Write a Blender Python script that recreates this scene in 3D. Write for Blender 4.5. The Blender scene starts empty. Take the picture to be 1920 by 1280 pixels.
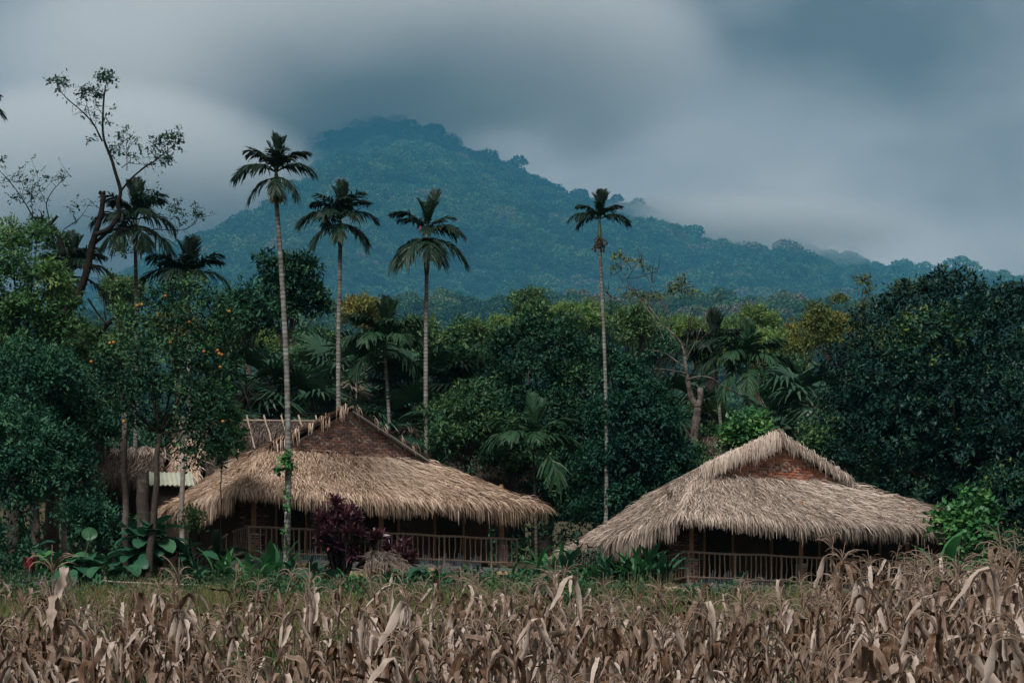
import bpy, math, random
import numpy as np
from mathutils import Vector, noise as mnoise

R = math.radians
F_PX, HORIZON, CX = 4800.0, 1500.0, 960.0      # focal length and horizon row in photograph pixels
sc = bpy.context.scene
col = sc.collection

# ------------------------------------------------------------------ camera, sky, sun, exposure
cam_data = bpy.data.cameras.new('camera')
cam = bpy.data.objects.new('camera', cam_data)
col.objects.link(cam)
cam_data.sensor_width = 36.0
cam_data.lens = F_PX / 1920.0 * 36.0
cam_data.shift_y = (HORIZON - 640.0) / 1920.0
cam_data.clip_start = 0.3
cam_data.clip_end = 6000.0
cam.location = (0, 0, 0)
cam.rotation_euler = (R(90), 0, 0)
sc.camera = cam

SUN_EL, SUN_AZ = 48.0, 200.0                    # soft overcast light, high and from behind the camera, a little left
world = bpy.data.worlds.new('World')
sc.world = world
world.use_nodes = True
wn, wl = world.node_tree.nodes, world.node_tree.links
wn.clear()
w_out = wn.new('ShaderNodeOutputWorld')
sky = wn.new('ShaderNodeTexSky')
sky.sky_type = 'NISHITA'
sky.sun_disc = False
sky.sun_elevation = R(SUN_EL)
sky.sun_rotation = R(SUN_AZ)
sky.air_density = 1.0
sky.dust_density = 4.0
bg_sky = wn.new('ShaderNodeBackground'); bg_sky.inputs['Strength'].default_value = 0.05
wl.new(sky.outputs['Color'], bg_sky.inputs['Color'])
tc = wn.new('ShaderNodeTexCoord')
mp = wn.new('ShaderNodeMapping')
mp.inputs['Location'].default_value = (-12.682, 18.521, 12.037)
mp.inputs['Scale'].default_value = (1.0, 1.0, 1.803)
mp.inputs['Rotation'].default_value = (0.0, R(25.08), 0.0)
wl.new(tc.outputs['Generated'], mp.inputs['Vector'])
n1 = wn.new('ShaderNodeTexNoise'); n1.inputs['Scale'].default_value = 3.5625
n1.inputs['Detail'].default_value = 7.0; n1.inputs['Roughness'].default_value = 0.46
n1.inputs['Distortion'].default_value = 0.25
wl.new(mp.outputs['Vector'], n1.inputs['Vector'])
rp = wn.new('ShaderNodeValToRGB')
rp.color_ramp.elements[0].position = 0.44; rp.color_ramp.elements[0].color = (0.060, 0.056, 0.054, 1)
rp.color_ramp.elements[1].position = 0.65; rp.color_ramp.elements[1].color = (0.282, 0.270, 0.262, 1)
e = rp.color_ramp.elements.new(0.55); e.color = (0.172, 0.170, 0.170, 1)
wl.new(n1.outputs['Fac'], rp.inputs['Fac'])
bg_cloud = wn.new('ShaderNodeBackground'); bg_cloud.inputs['Strength'].default_value = 1.0
wl.new(rp.outputs['Color'], bg_cloud.inputs['Color'])
mx = wn.new('ShaderNodeMixShader'); mx.inputs['Fac'].default_value = 0.92
wl.new(bg_sky.outputs['Background'], mx.inputs[1])
wl.new(bg_cloud.outputs['Background'], mx.inputs[2])
wl.new(mx.outputs['Shader'], w_out.inputs['Surface'])

sun_data = bpy.data.lights.new('sun', 'SUN')
sun_data.energy = 1.5
sun_data.angle = R(14)
sun_data.color = (1.0, 0.97, 0.93)
sun = bpy.data.objects.new('sun', sun_data)
col.objects.link(sun)
_el, _az = R(SUN_EL), R(SUN_AZ)
_to_sun = Vector((math.sin(_az) * math.cos(_el), math.cos(_az) * math.cos(_el), math.sin(_el)))
sun.rotation_euler = _to_sun.to_track_quat('Z', 'Y').to_euler()

sc.view_settings.view_transform = 'Standard'
sc.view_settings.look = 'None'
sc.view_settings.gamma = 1.0
sc.view_settings.exposure = 1.3
sc.view_settings.use_curve_mapping = False
sc.cycles.volume_step_rate = 1.0
sc.cycles.volume_max_steps = 96
sc.cycles.max_bounces = 10
sc.cycles.diffuse_bounces = 3
sc.cycles.glossy_bounces = 2
sc.cycles.transmission_bounces = 3
sc.cycles.transparent_max_bounces = 6
sc.cycles.volume_bounces = 9
sc.cycles.use_fast_gi = False

# ------------------------------------------------------------------ helpers
def at(px, py, Y):
    """World point seen at photograph pixel (px, py) at distance Y."""
    return np.array([(px - CX) / F_PX * Y, Y, (HORIZON - py) / F_PX * Y])

def sstep(a, b, x):
    t = np.clip((np.asarray(x, float) - a) / (b - a), 0, 1)
    return t * t * (3 - 2 * t)

_GY = [-40, 0, 12, 25, 50, 66, 72, 76, 79, 90, 110, 150, 200, 300]
_GZ = [-2.2, -1.7, -1.1, 0.1, 2.7, 4.9, 5.6, 6.25, 6.75, 8.3, 10.4, 15.0, 21.0, 36.0]

def _prof(pts):
    xs = np.array([p[0] for p in pts], float); ys = np.array([p[1] for p in pts], float)
    return xs, ys
# skyline of the ridges (photograph pixel column, row), turned into metres at each ridge's distance
RIDGES = [
    (430.0, [(-1500, 672), (-300, 637), (0, 627), (200, 612), (330, 622), (480, 594), (620, 612), (780, 584), (900, 594), (1010, 572), (1120, 588), (1230, 568), (1340, 590), (1460, 578), (1600, 594), (1750, 582), (1900, 612), (3000, 672)]),
    (2050.0, [(-900, 900), (-300, 720), (0, 640), (150, 560), (230, 548), (300, 512), (380, 462), (450, 415), (530, 372), (580, 318), (620, 268), (660, 248),
              (740, 246), (800, 268), (860, 300), (930, 325), (1000, 368), (1080, 392), (1180, 425), (1300, 470), (1500, 560), (1900, 720), (2600, 900)]),
    (2380.0, [(-900, 1000), (800, 900), (950, 560), (1050, 430), (1180, 422), (1280, 424), (1380, 440), (1480, 470), (1560, 500), (1680, 520), (1800, 532), (1920, 548), (2300, 600), (3000, 800)]),
    (1600.0, [(-900, 1000), (700, 800), (820, 620), (900, 545), (1000, 480), (1090, 440), (1180, 440), (1290, 480), (1400, 494), (1480, 500), (1560, 525), (1650, 548), (1740, 570), (1850, 590), (2000, 600), (2500, 760)]),
]
_RP = []
for Yr, pts in RIDGES:
    xs = np.array([(p[0] - CX) / F_PX * Yr for p in pts]); zs = np.array([(HORIZON - p[1] - 12) / F_PX * Yr for p in pts])
    _RP.append((Yr, xs, zs))

def vnoise(x, y, seed=0):
    """Smooth 2-D value noise, vectorised."""
    x = np.asarray(x, float); y = np.asarray(y, float)
    xi = np.floor(x); yi = np.floor(y); fx = x - xi; fy = y - yi
    fx = fx * fx * (3 - 2 * fx); fy = fy * fy * (3 - 2 * fy)
    def h(a, b):
        s = np.sin(a * 127.1 + b * 311.7 + seed * 74.7) * 43758.5453
        return s - np.floor(s)
    return (h(xi, yi) * (1 - fx) + h(xi + 1, yi) * fx) * (1 - fy) + (h(xi, yi + 1) * (1 - fx) + h(xi + 1, yi + 1) * fx) * fy

def ground_z(X, Y):
    X = np.asarray(X, float); Y = np.asarray(Y, float)
    z = np.interp(Y, _GY, _GZ)
    near = 1 - sstep(110, 160, Y)
    z = z - 0.75 * sstep(0.5, 5, X) * sstep(66, 76, Y) * near
    z = z + (vnoise(X * .6, Y * .6) - .5) * .12 * near * sstep(20, 40, Y)
    z = z + (vnoise(X / 30, Y / 30, 3) - .5) * 8 * sstep(110, 220, Y)
    far = np.zeros_like(z)
    for k, (Yr, xs, zs) in enumerate(_RP):
        t = np.clip((Y - 230) / (Yr - 230), 0, 1.0) if Yr < 600 else np.clip((Y - 300) / (Yr - 300), 0, 1.0)
        H = np.interp(X * Yr / np.maximum(Y, 300) + (vnoise(Y / 180, X / 400, 5 + k) - .5) * 70 * (1 - t), xs, zs)
        f = (36 if Yr > 600 else 25) + (H - (36 if Yr > 600 else 25)) * t ** 1.12
        f = f + ((vnoise(X / 150, Y / 330, 11 + k) - .62) * 85 + (vnoise(X / 55, Y / 150, 15 + k) - .55) * 34) * np.sin(np.pi * t) * np.clip(H / 480, .15, 1) * sstep(300, 420, Y) * (1.0 if Yr > 600 else .3)
        back = np.clip((Y - Yr) / (480 if Yr > 600 else 200), 0, 1)
        f = f * (1 - back) + back * 30
        far = np.maximum(far, f)
    m = sstep(235, 300, Y)
    return np.where(Y > 235, np.maximum(z * (1 - m) + far * m, 30), z)

def gz(x, y):
    return float(ground_z(np.array([x]), np.array([y]))[0])

# ---- objects
def link(o, parent=None):
    col.objects.link(o)
    if parent is not None:
        o.parent = parent
    return o

def tag(o, label=None, cat=None, group=None, kind=None):
    if label: o['label'] = label
    if cat: o['category'] = cat
    if group: o['group'] = group
    if kind: o['kind'] = kind
    return o

def empty(name, loc, rz=0.0, label=None, cat=None, group=None):
    o = bpy.data.objects.new(name, None)
    o.empty_display_size = 0.2
    col.objects.link(o)
    o.location = tuple(float(v) for v in loc); o.rotation_euler = (0, 0, rz)
    return tag(o, label, cat, group)

def make_mesh(name, V, Fq, tone=None, smooth=False, mat=None):
    """V (n,3); Fq list of arrays of faces, each (m,3) or (m,4)."""
    me = bpy.data.meshes.new(name)
    if isinstance(Fq, np.ndarray): Fq = [Fq]
    Fq = [np.asarray(f, np.int32) for f in Fq if len(f)]
    V = np.asarray(V, np.float32)
    me.vertices.add(len(V)); me.vertices.foreach_set('co', V.ravel())
    nl = sum(f.size for f in Fq); nf = sum(len(f) for f in Fq)
    me.loops.add(nl); me.polygons.add(nf)
    me.loops.foreach_set('vertex_index', np.concatenate([f.ravel() for f in Fq]))
    tot = np.concatenate([np.full(len(f), f.shape[1], np.int32) for f in Fq])
    st = np.concatenate([[0], np.cumsum(tot)[:-1]]).astype(np.int32)
    me.polygons.foreach_set('loop_start', st); me.polygons.foreach_set('loop_total', tot)
    me.polygons.foreach_set('use_smooth', np.full(nf, smooth, bool))
    if tone is not None:
        a = me.attributes.new('tone', 'FLOAT', 'POINT')
        a.data.foreach_set('value', np.asarray(tone, np.float32))
    me.update(calc_edges=True)
    if mat is not None: me.materials.append(mat)
    return me

class MB:
    """Collects vertices, faces and a tone per vertex; builds ONE mesh."""
    def __init__(self):
        self.V = []; self.Q = []; self.T = []; self.tn = []; self.n = 0
    def add(self, V, quads=None, tris=None, tone=0.5):
        V = np.asarray(V, float).reshape(-1, 3)
        self.V.append(V)
        self.tn.append(np.full(len(V), tone) if np.isscalar(tone) else np.asarray(tone, float))
        if quads is not None and len(quads): self.Q.append(np.asarray(quads, int) + self.n)
        if tris is not None and len(tris): self.T.append(np.asarray(tris, int) + self.n)
        self.n += len(V)
    def box(self, c, s, rz=0.0, tone=0.5, jit=0.0, rng=None):
        x, y, z = np.array(s) / 2.0
        v = np.array([[-x, -y, -z], [x, -y, -z], [x, y, -z], [-x, y, -z], [-x, -y, z], [x, -y, z], [x, y, z], [-x, y, z]])
        if jit and rng is not None: v = v + rng.uniform(-jit, jit, v.shape)
        ca, sa = math.cos(rz), math.sin(rz)
        v = np.stack([v[:, 0] * ca - v[:, 1] * sa, v[:, 0] * sa + v[:, 1] * ca, v[:, 2]], 1) + np.array(c)
        self.add(v, [[0, 3, 2, 1], [4, 5, 6, 7], [0, 1, 5, 4], [1, 2, 6, 5], [2, 3, 7, 6], [3, 0, 4, 7]], tone=tone)
    def tube(self, P, rad, sides=6, tone=0.5, cap=True):
        P = np.asarray(P, float); n = len(P)
        rad = np.broadcast_to(np.asarray(rad, float), (n,))
        d = np.gradient(P, axis=0); d /= np.linalg.norm(d, axis=1, keepdims=True) + 1e-9
        ref = np.where(np.abs(d[:, 2:3]) > .9, np.array([[1., 0, 0]]), np.array([[0, 0, 1.]]))
        a = np.cross(d, ref[0] if abs(d[:, 2]).mean() > .9 else np.array([0, 0, 1.]) if abs(d[:, 2]).max() < .97 else np.array([.31, .95, 0.05]))
        a /= np.linalg.norm(a, axis=1, keepdims=True) + 1e-9
        b = np.cross(d, a)
        th = np.arange(sides) / sides * 2 * np.pi
        V = P[:, None, :] + rad[:, None, None] * (np.cos(th)[None, :, None] * a[:, None, :] + np.sin(th)[None, :, None] * b[:, None, :])
        i = np.arange(n - 1)[:, None] * sides; j = np.arange(sides)[None, :]; j2 = (j + 1) % sides
        q = np.stack([i + j, i + j2, i + sides + j2, i + sides + j], -1).reshape(-1, 4)
        V = V.reshape(-1, 3); tris = None
        tn = np.repeat(tone, sides) if not np.isscalar(tone) else tone
        if cap:
            V = np.vstack([V, P[:1], P[-1:]])
            c0, c1 = n * sides, n * sides + 1; o = (n - 1) * sides
            tris = np.vstack([np.stack([np.full(sides, c0), j2[0], j[0]], 1), np.stack([np.full(sides, c1), o + j[0], o + j2[0]], 1)])
            if not np.isscalar(tn): tn = np.concatenate([tn, tn[:1], tn[-1:]])
        self.add(V, q, tris, tn)
    def ribbons(self, P, S, tone):
        """P (m,k,3) centre lines, S (m,k,3) half-width vectors: m flat ribbons of k sections."""
        m, k, _ = P.shape
        V = np.stack([P - S, P + S], 2).reshape(-1, 3)
        base = (np.arange(m) * k * 2)[:, None]; j = (np.arange(k - 1) * 2)[None, :]
        q = np.stack([base + j, base + j + 1, base + j + 3, base + j + 2], -1).reshape(-1, 4)
        self.add(V, q, tone=np.repeat(np.asarray(tone, float), 2 * k))
    def leaves(self, P, D, S, L, W, tone, fold=0.0):
        """Diamond leaves: P base, D direction, S side vector (unit), L length, W width."""
        L = np.asarray(L)[:, None]; W = np.asarray(W)[:, None]
        N = np.cross(D, S)
        V = np.stack([P, P + D * L * .45 + S * W * .5 + N * W * fold, P + D * L, P + D * L * .45 - S * W * .5 + N * W * fold], 1).reshape(-1, 3)
        q = np.arange(len(P) * 4).reshape(-1, 4)
        self.add(V, q, tone=np.repeat(np.asarray(tone, float), 4))
    def mesh(self, name, mat=None, smooth=False):
        V = np.vstack(self.V); F = []
        if self.Q: F.append(np.vstack(self.Q))
        if self.T: F.append(np.vstack(self.T))
        return make_mesh(name, V, F, np.concatenate(self.tn), smooth, mat)
    def build(self, name, mat=None, parent=None, smooth=False, loc=None):
        o = bpy.data.objects.new(name, self.mesh(name, mat, smooth))
        if loc is not None: o.location = tuple(float(v) for v in loc)
        return link(o, parent)

def unit(v):
    return v / (np.linalg.norm(v, axis=-1, keepdims=True) + 1e-9)

def rdir(rng, n):
    return unit(rng.normal(size=(n, 3)))

# ---- materials
def mat_tone(name, stops, rough=0.6, spec=0.3, trans=0.0, noise=0.0, nscale=8.0, bump=0.0, by_object=False, stretch=(1, 1, 1)):
    """Principled material whose own colour runs along a ramp with the 'tone' of each leaf, strip or piece."""
    m = bpy.data.materials.new(name); m.use_nodes = True
    N, Lk = m.node_tree.nodes, m.node_tree.links
    N.clear()
    out = N.new('ShaderNodeOutputMaterial'); p = N.new('ShaderNodeBsdfPrincipled')
    p.inputs['Roughness'].default_value = rough; p.inputs['Specular IOR Level'].default_value = spec
    if by_object:
        oi = N.new('ShaderNodeObjectInfo'); src = oi.outputs['Random']
    else:
        at_ = N.new('ShaderNodeAttribute'); at_.attribute_name = 'tone'; src = at_.outputs['Fac']
    tcn = None
    if noise > 0 or bump > 0:
        tcn = N.new('ShaderNodeTexCoord'); mpn = N.new('ShaderNodeMapping'); mpn.inputs['Scale'].default_value = stretch
        Lk.new(tcn.outputs['Object'], mpn.inputs['Vector'])
        nz = N.new('ShaderNodeTexNoise'); nz.inputs['Scale'].default_value = nscale; nz.inputs['Detail'].default_value = 4
        Lk.new(mpn.outputs['Vector'], nz.inputs['Vector'])
    if noise > 0:
        ma = N.new('ShaderNodeMath'); ma.operation = 'MULTIPLY_ADD'; ma.inputs[1].default_value = noise * 2; ma.inputs[2].default_value = -noise
        Lk.new(nz.outputs['Fac'], ma.inputs[0])
        ad = N.new('ShaderNodeMath'); ad.operation = 'ADD'
        Lk.new(src, ad.inputs[0]); Lk.new(ma.outputs[0], ad.inputs[1]); src = ad.outputs[0]
    cr = N.new('ShaderNodeValToRGB'); els = cr.color_ramp.elements
    while len(els) < len(stops): els.new(0.5)
    for el, (pos, c) in zip(els, stops):
        el.position = pos; el.color = (c[0], c[1], c[2], 1)
    Lk.new(src, cr.inputs['Fac']); Lk.new(cr.outputs['Color'], p.inputs['Base Color'])
    if bump > 0:
        b = N.new('ShaderNodeBump'); b.inputs['Strength'].default_value = bump; b.inputs['Distance'].default_value = 0.03
        Lk.new(nz.outputs['Fac'], b.inputs['Height']); Lk.new(b.outputs['Normal'], p.inputs['Normal'])
    if trans > 0:
        t = N.new('ShaderNodeBsdfTranslucent'); Lk.new(cr.outputs['Color'], t.inputs['Color'])
        ms = N.new('ShaderNodeMixShader'); ms.inputs['Fac'].default_value = trans
        Lk.new(p.outputs[0], ms.inputs[1]); Lk.new(t.outputs[0], ms.inputs[2]); Lk.new(ms.outputs[0], out.inputs['Surface'])
    else:
        Lk.new(p.outputs[0], out.inputs['Surface'])
    return m

def G(*a):
    return a
M = {}
# leaves (own colours, from dark old to pale young)
M['leaf_dark'] = mat_tone('leaf_dark', [(0, G(.009, .038, .024)), (.55, G(.020, .074, .042)), (1, G(.080, .165, .060))], .58, .18, .18)
M['leaf_mid'] = mat_tone('leaf_mid', [(0, G(.018, .062, .034)), (.6, G(.042, .120, .052)), (1, G(.115, .195, .060))], .5, .3, .28)
M['leaf_light'] = mat_tone('leaf_light', [(0, G(.038, .110, .044)), (.6, G(.085, .200, .064)), (1, G(.190, .275, .075))], .5, .3, .35)
M['leaf_teal'] = mat_tone('leaf_teal', [(0, G(.008, .040, .028)), (.55, G(.018, .080, .050)), (1, G(.062, .160, .076))], .58, .18, .18)
M['leaf_gloss'] = mat_tone('leaf_gloss', [(0, G(.006, .030, .024)), (.7, G(.013, .054, .038)), (.92, G(.030, .098, .042)), (1, G(.105, .155, .036))], .46, .22, .12)
M['leaf_yellow'] = mat_tone('leaf_yellow', [(0, G(.055, .090, .025)), (.6, G(.120, .150, .035)), (1, G(.250, .220, .050))], .55, .3, .25)
M['leaf_vine'] = mat_tone('leaf_vine', [(0, G(.026, .105, .040)), (.6, G(.055, .190, .060)), (1, G(.130, .280, .075))], .42, .4, .3)
M['leaf_big'] = mat_tone('leaf_big', [(0, G(.014, .060, .036)), (.6, G(.026, .100, .052)), (1, G(.055, .150, .068))], .45, .25, .15, noise=.12, nscale=3)
M['leaf_red'] = mat_tone('leaf_red', [(0, G(.020, .009, .015)), (.6, G(.060, .021, .034)), (.9, G(.135, .044, .062)), (1, G(.21, .080, .095))], .38, .45, .12)
M['frond'] = mat_tone('frond', [(0, G(.004, .014, .009)), (.5, G(.008, .025, .015)), (.85, G(.018, .045, .020)), (1, G(.150, .082, .030))], .5, .25, .10)
M['frond_light'] = mat_tone('frond_light', [(0, G(.013, .042, .022)), (.6, G(.026, .076, .032)), (1, G(.070, .115, .042))], .48, .3, .15)
M['fan'] = mat_tone('fan', [(0, G(.014, .042, .028)), (.6, G(.028, .078, .045)), (1, G(.080, .130, .055))], .46, .3, .12)
M['frond_dead'] = mat_tone('frond_dead', [(0, G(.16, .115, .085)), (1, G(.36, .30, .25))], .8, .1)
M['bark'] = mat_tone('bark', [(0, G(.020, .016, .014)), (.5, G(.058, .046, .040)), (1, G(.21, .18, .16))], .9, .1, noise=.4, nscale=9, bump=.6)
M['bark_dark'] = mat_tone('bark_dark', [(0, G(.008, .007, .006)), (.5, G(.026, .021, .019)), (1, G(.090, .075, .066))], .95, .05, noise=.4, nscale=7, bump=.8)
M['bark_pale'] = mat_tone('bark_pale', [(0, G(.10, .085, .075)), (.5, G(.21, .185, .165)), (1, G(.40, .37, .34))], .9, .1, noise=.4, nscale=11, bump=.5)
M['palm_bark'] = mat_tone('palm_bark', [(0, G(.060, .055, .046)), (.45, G(.17, .168, .155)), (.8, G(.34, .34, .32)), (1, G(.13, .20, .09))], .9, .1, noise=.5, nscale=5, bump=.4)
M['palm_shaft'] = mat_tone('palm_shaft', [(0, G(.022, .050, .022)), (1, G(.060, .090, .038))], .5, .4, noise=.2, nscale=4)
M['thatch'] = mat_tone('thatch', [(0, G(.045, .027, .019)), (.3, G(.225, .140, .092)), (.65, G(.44, .305, .215)), (1, G(.72, .58, .46))], .85, .12)
M['thatch_grey'] = mat_tone('thatch_grey', [(0, G(.045, .032, .025)), (.3, G(.205, .150, .118)), (.65, G(.39, .305, .245)), (1, G(.68, .58, .50))], .85, .12)
M['thatch_old'] = mat_tone('thatch_old', [(0, G(.030, .023, .020)), (.5, G(.085, .065, .055)), (1, G(.20, .16, .13))], .9, .08)
M['brick'] = mat_tone('brick', [(0, G(.080, .050, .046)), (.35, G(.165, .080, .064)), (.7, G(.235, .112, .082)), (.92, G(.34, .150, .098)), (1, G(.25, .21, .19))], .92, .1, noise=.22, nscale=9, bump=.5, by_object=True)
M['brick_red'] = mat_tone('brick_red', [(0, G(.110, .045, .032)), (.35, G(.260, .085, .048)), (.7, G(.38, .135, .070)), (.92, G(.47, .190, .100)), (1, G(.26, .19, .15))], .92, .1, noise=.22, nscale=9, bump=.5, by_object=True)
M['mortar'] = mat_tone('mortar', [(0, G(.26, .235, .21)), (1, G(.46, .43, .39))], .95, .05, noise=.5, nscale=6, bump=.5)
M['stone'] = mat_tone('stone', [(0, G(.060, .075, .092)), (.40, G(.105, .120, .135)), (.55, G(.155, .155, .150)), (.62, G(.30, .22, .13)), (1, G(.46, .34, .20))], .9, .15, noise=.10, nscale=12, bump=.5, by_object=True)
M['wood'] = mat_tone('wood', [(0, G(.110, .058, .032)), (.5, G(.310, .165, .088)), (1, G(.48, .30, .18))], .75, .2, noise=.3, nscale=7, bump=.3, stretch=(6, 6, 1))
M['wood_grey'] = mat_tone('wood_grey', [(0, G(.120, .088, .066)), (.5, G(.27, .200, .155)), (1, G(.44, .35, .29))], .85, .12, noise=.3, nscale=9, bump=.3)
M['wood_dark'] = mat_tone('wood_dark', [(0, G(.014, .010, .007)), (1, G(.055, .038, .027))], .8, .1, noise=.3, nscale=5)
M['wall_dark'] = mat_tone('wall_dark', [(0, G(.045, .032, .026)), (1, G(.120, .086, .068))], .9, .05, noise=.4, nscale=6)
M['metal'] = mat_tone('metal', [(0, G(.13, .125, .115)), (1, G(.26, .255, .24))], .5, .4, noise=.3, nscale=3)
M['metal_green'] = mat_tone('metal_green', [(0, G(.27, .29, .225)), (1, G(.42, .44, .35))], .6, .3, noise=.3, nscale=3)
M['concrete'] = mat_tone('concrete', [(0, G(.12, .12, .12)), (1, G(.26, .26, .25))], .9, .1, noise=.4, nscale=6)
M['corn'] = mat_tone('corn', [(0, G(.030, .018, .012)), (.22, G(.120, .068, .040)), (.5, G(.225, .163, .127)), (1, G(.54, .45, .39))], .88, .08, .10, noise=.26, nscale=13)
M['corn_stalk'] = mat_tone('corn_stalk', [(0, G(.070, .045, .034)), (1, G(.210, .155, .118))], .8, .15, noise=.3, nscale=6)
M['tassel'] = mat_tone('tassel', [(0, G(.130, .090, .066)), (1, G(.310, .235, .182))], .85, .1)
M['grass'] = mat_tone('grass', [(0, G(.030, .075, .024)), (.5, G(.065, .115, .034)), (.8, G(.170, .165, .065)), (1, G(.300, .235, .125))], .7, .2, .2)
M['orange'] = mat_tone('orange', [(0, G(.26, .085, .012)), (1, G(.38, .17, .025))], .5, .4)
M['fruit_dark'] = mat_tone('fruit_dark', [(0, G(.030, .024, .016)), (1, G(.075, .055, .032))], .7, .2)
M['flower'] = mat_tone('flower', [(0, G(.42, .12, .42)), (1, G(.60, .25, .60))], .6, .2, .2)
M['red_pot'] = mat_tone('red_pot', [(0, G(.13, .012, .015)), (1, G(.22, .022, .025))], .5, .4, noise=.3)
M['log_cut'] = mat_tone('log_cut', [(0, G(.30, .22, .12)), (1, G(.48, .38, .23))], .85, .1, noise=.4, nscale=6, stretch=(.4, 4, 4))
M['cloth'] = mat_tone('cloth', [(0, G(.30, .38, .50)), (1, G(.62, .68, .76))], .8, .1)
M['pink'] = mat_tone('pink', [(0, G(.55, .05, .16)), (1, G(.65, .08, .20))], .6, .2)
# ------------------------------------------------------------------ the ground and the mountain
def soil_mat(name, stops, scale):
    m = bpy.data.materials.new(name); m.use_nodes = True
    N, Lk = m.node_tree.nodes, m.node_tree.links
    p = N['Principled BSDF']; p.inputs['Roughness'].default_value = .95; p.inputs['Specular IOR Level'].default_value = .1
    tcn = N.new('ShaderNodeTexCoord'); nz = N.new('ShaderNodeTexNoise'); nz.inputs['Scale'].default_value = scale; nz.inputs['Detail'].default_value = 8
    cr = N.new('ShaderNodeValToRGB')
    while len(cr.color_ramp.elements) < len(stops): cr.color_ramp.elements.new(.5)
    for el, (pos, c) in zip(cr.color_ramp.elements, stops): el.position = pos; el.color = (*c, 1)
    Lk.new(tcn.outputs['Object'], nz.inputs['Vector']); Lk.new(nz.outputs['Fac'], cr.inputs['Fac']); Lk.new(cr.outputs['Color'], p.inputs['Base Color'])
    return m
M['soil'] = soil_mat('soil', [(.3, (.028, .040, .018)), (.5, (.060, .052, .030)), (.7, (.105, .080, .050))], .9)
M['forest_floor'] = soil_mat('forest_floor', [(.3, (.012, .034, .022)), (.7, (.032, .070, .040))], .06)

def sheet(name, ys, ns, mat):
    s = np.linspace(-1, 1, ns)
    Yg, Sg = np.meshgrid(ys, s, indexing='ij')
    Xg = Sg * (40 + .62 * np.maximum(Yg, 0))
    Z = ground_z(Xg, Yg)
    V = np.stack([Xg, Yg, Z], -1).reshape(-1, 3)
    i = np.arange(len(ys) - 1)[:, None] * ns; j = np.arange(ns - 1)[None, :]
    q = np.stack([i + j, i + j + 1, i + ns + j + 1, i + ns + j], -1).reshape(-1, 4)
    o = link(bpy.data.objects.new(name, make_mesh(name, V, q, smooth=True, mat=mat)))
    return tag(o, kind='structure')
g = sheet('ground', np.concatenate([np.linspace(-40, 60, 70), np.linspace(61, 100, 60), np.linspace(102, 300, 80)]), 161, M['soil'])
tag(g, 'field and hillside ground rising towards the mountain', 'ground')
g = sheet('mountain', np.linspace(300, 2880, 190), 241, M['forest_floor'])
tag(g, 'steep forested mountain with its peak lost in cloud', 'mountain')

# ------------------------------------------------------------------ far wood: one mass of tree crowns
def far_tree(seed, kind):
    rng = np.random.default_rng(seed); mb = MB()
    if kind == 'tall':
        lobes = [(rng.normal(0, .25), rng.normal(0, .25), .25 + .75 * k / 6, .34 - .02 * k) for k in range(7)]
    elif kind == 'flat':
        lobes = [(rng.normal(0, .42), rng.normal(0, .42), .62 + rng.uniform(-.06, .10), .26) for k in range(9)]
    else:
        lobes = [(rng.normal(0, .36), rng.normal(0, .36), rng.uniform(.30, .78), rng.uniform(.20, .34)) for k in range(11)]
    per = 260
    for (x, y, z, r) in lobes:
        d = rdir(rng, per); d[:, 2] = np.abs(d[:, 2]) * 1.0 - .25 * (rng.random(per) < .3)
        d = unit(d)
        p = np.array([x, y, z]) + d * r * rng.uniform(.78, 1.08, (per, 1)) * np.array([1, 1, .8])
        dd = unit(d * .6 + rdir(rng, per) * .9 + np.array([0, 0, -.1])); s = unit(np.cross(dd, rdir(rng, per)))
        mb.leaves(p, dd, s, rng.uniform(.045, .11, per), rng.uniform(.03, .075, per), np.clip(rng.normal(.5, .2, per), 0, 1))
    # a core so that little shows through, and a trunk
    mb.tube([(0, 0, -.25), (.02, 0, .2), (0, .02, .6)], [.035, .028, .012], 5, tone=.1)
    return mb

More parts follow.
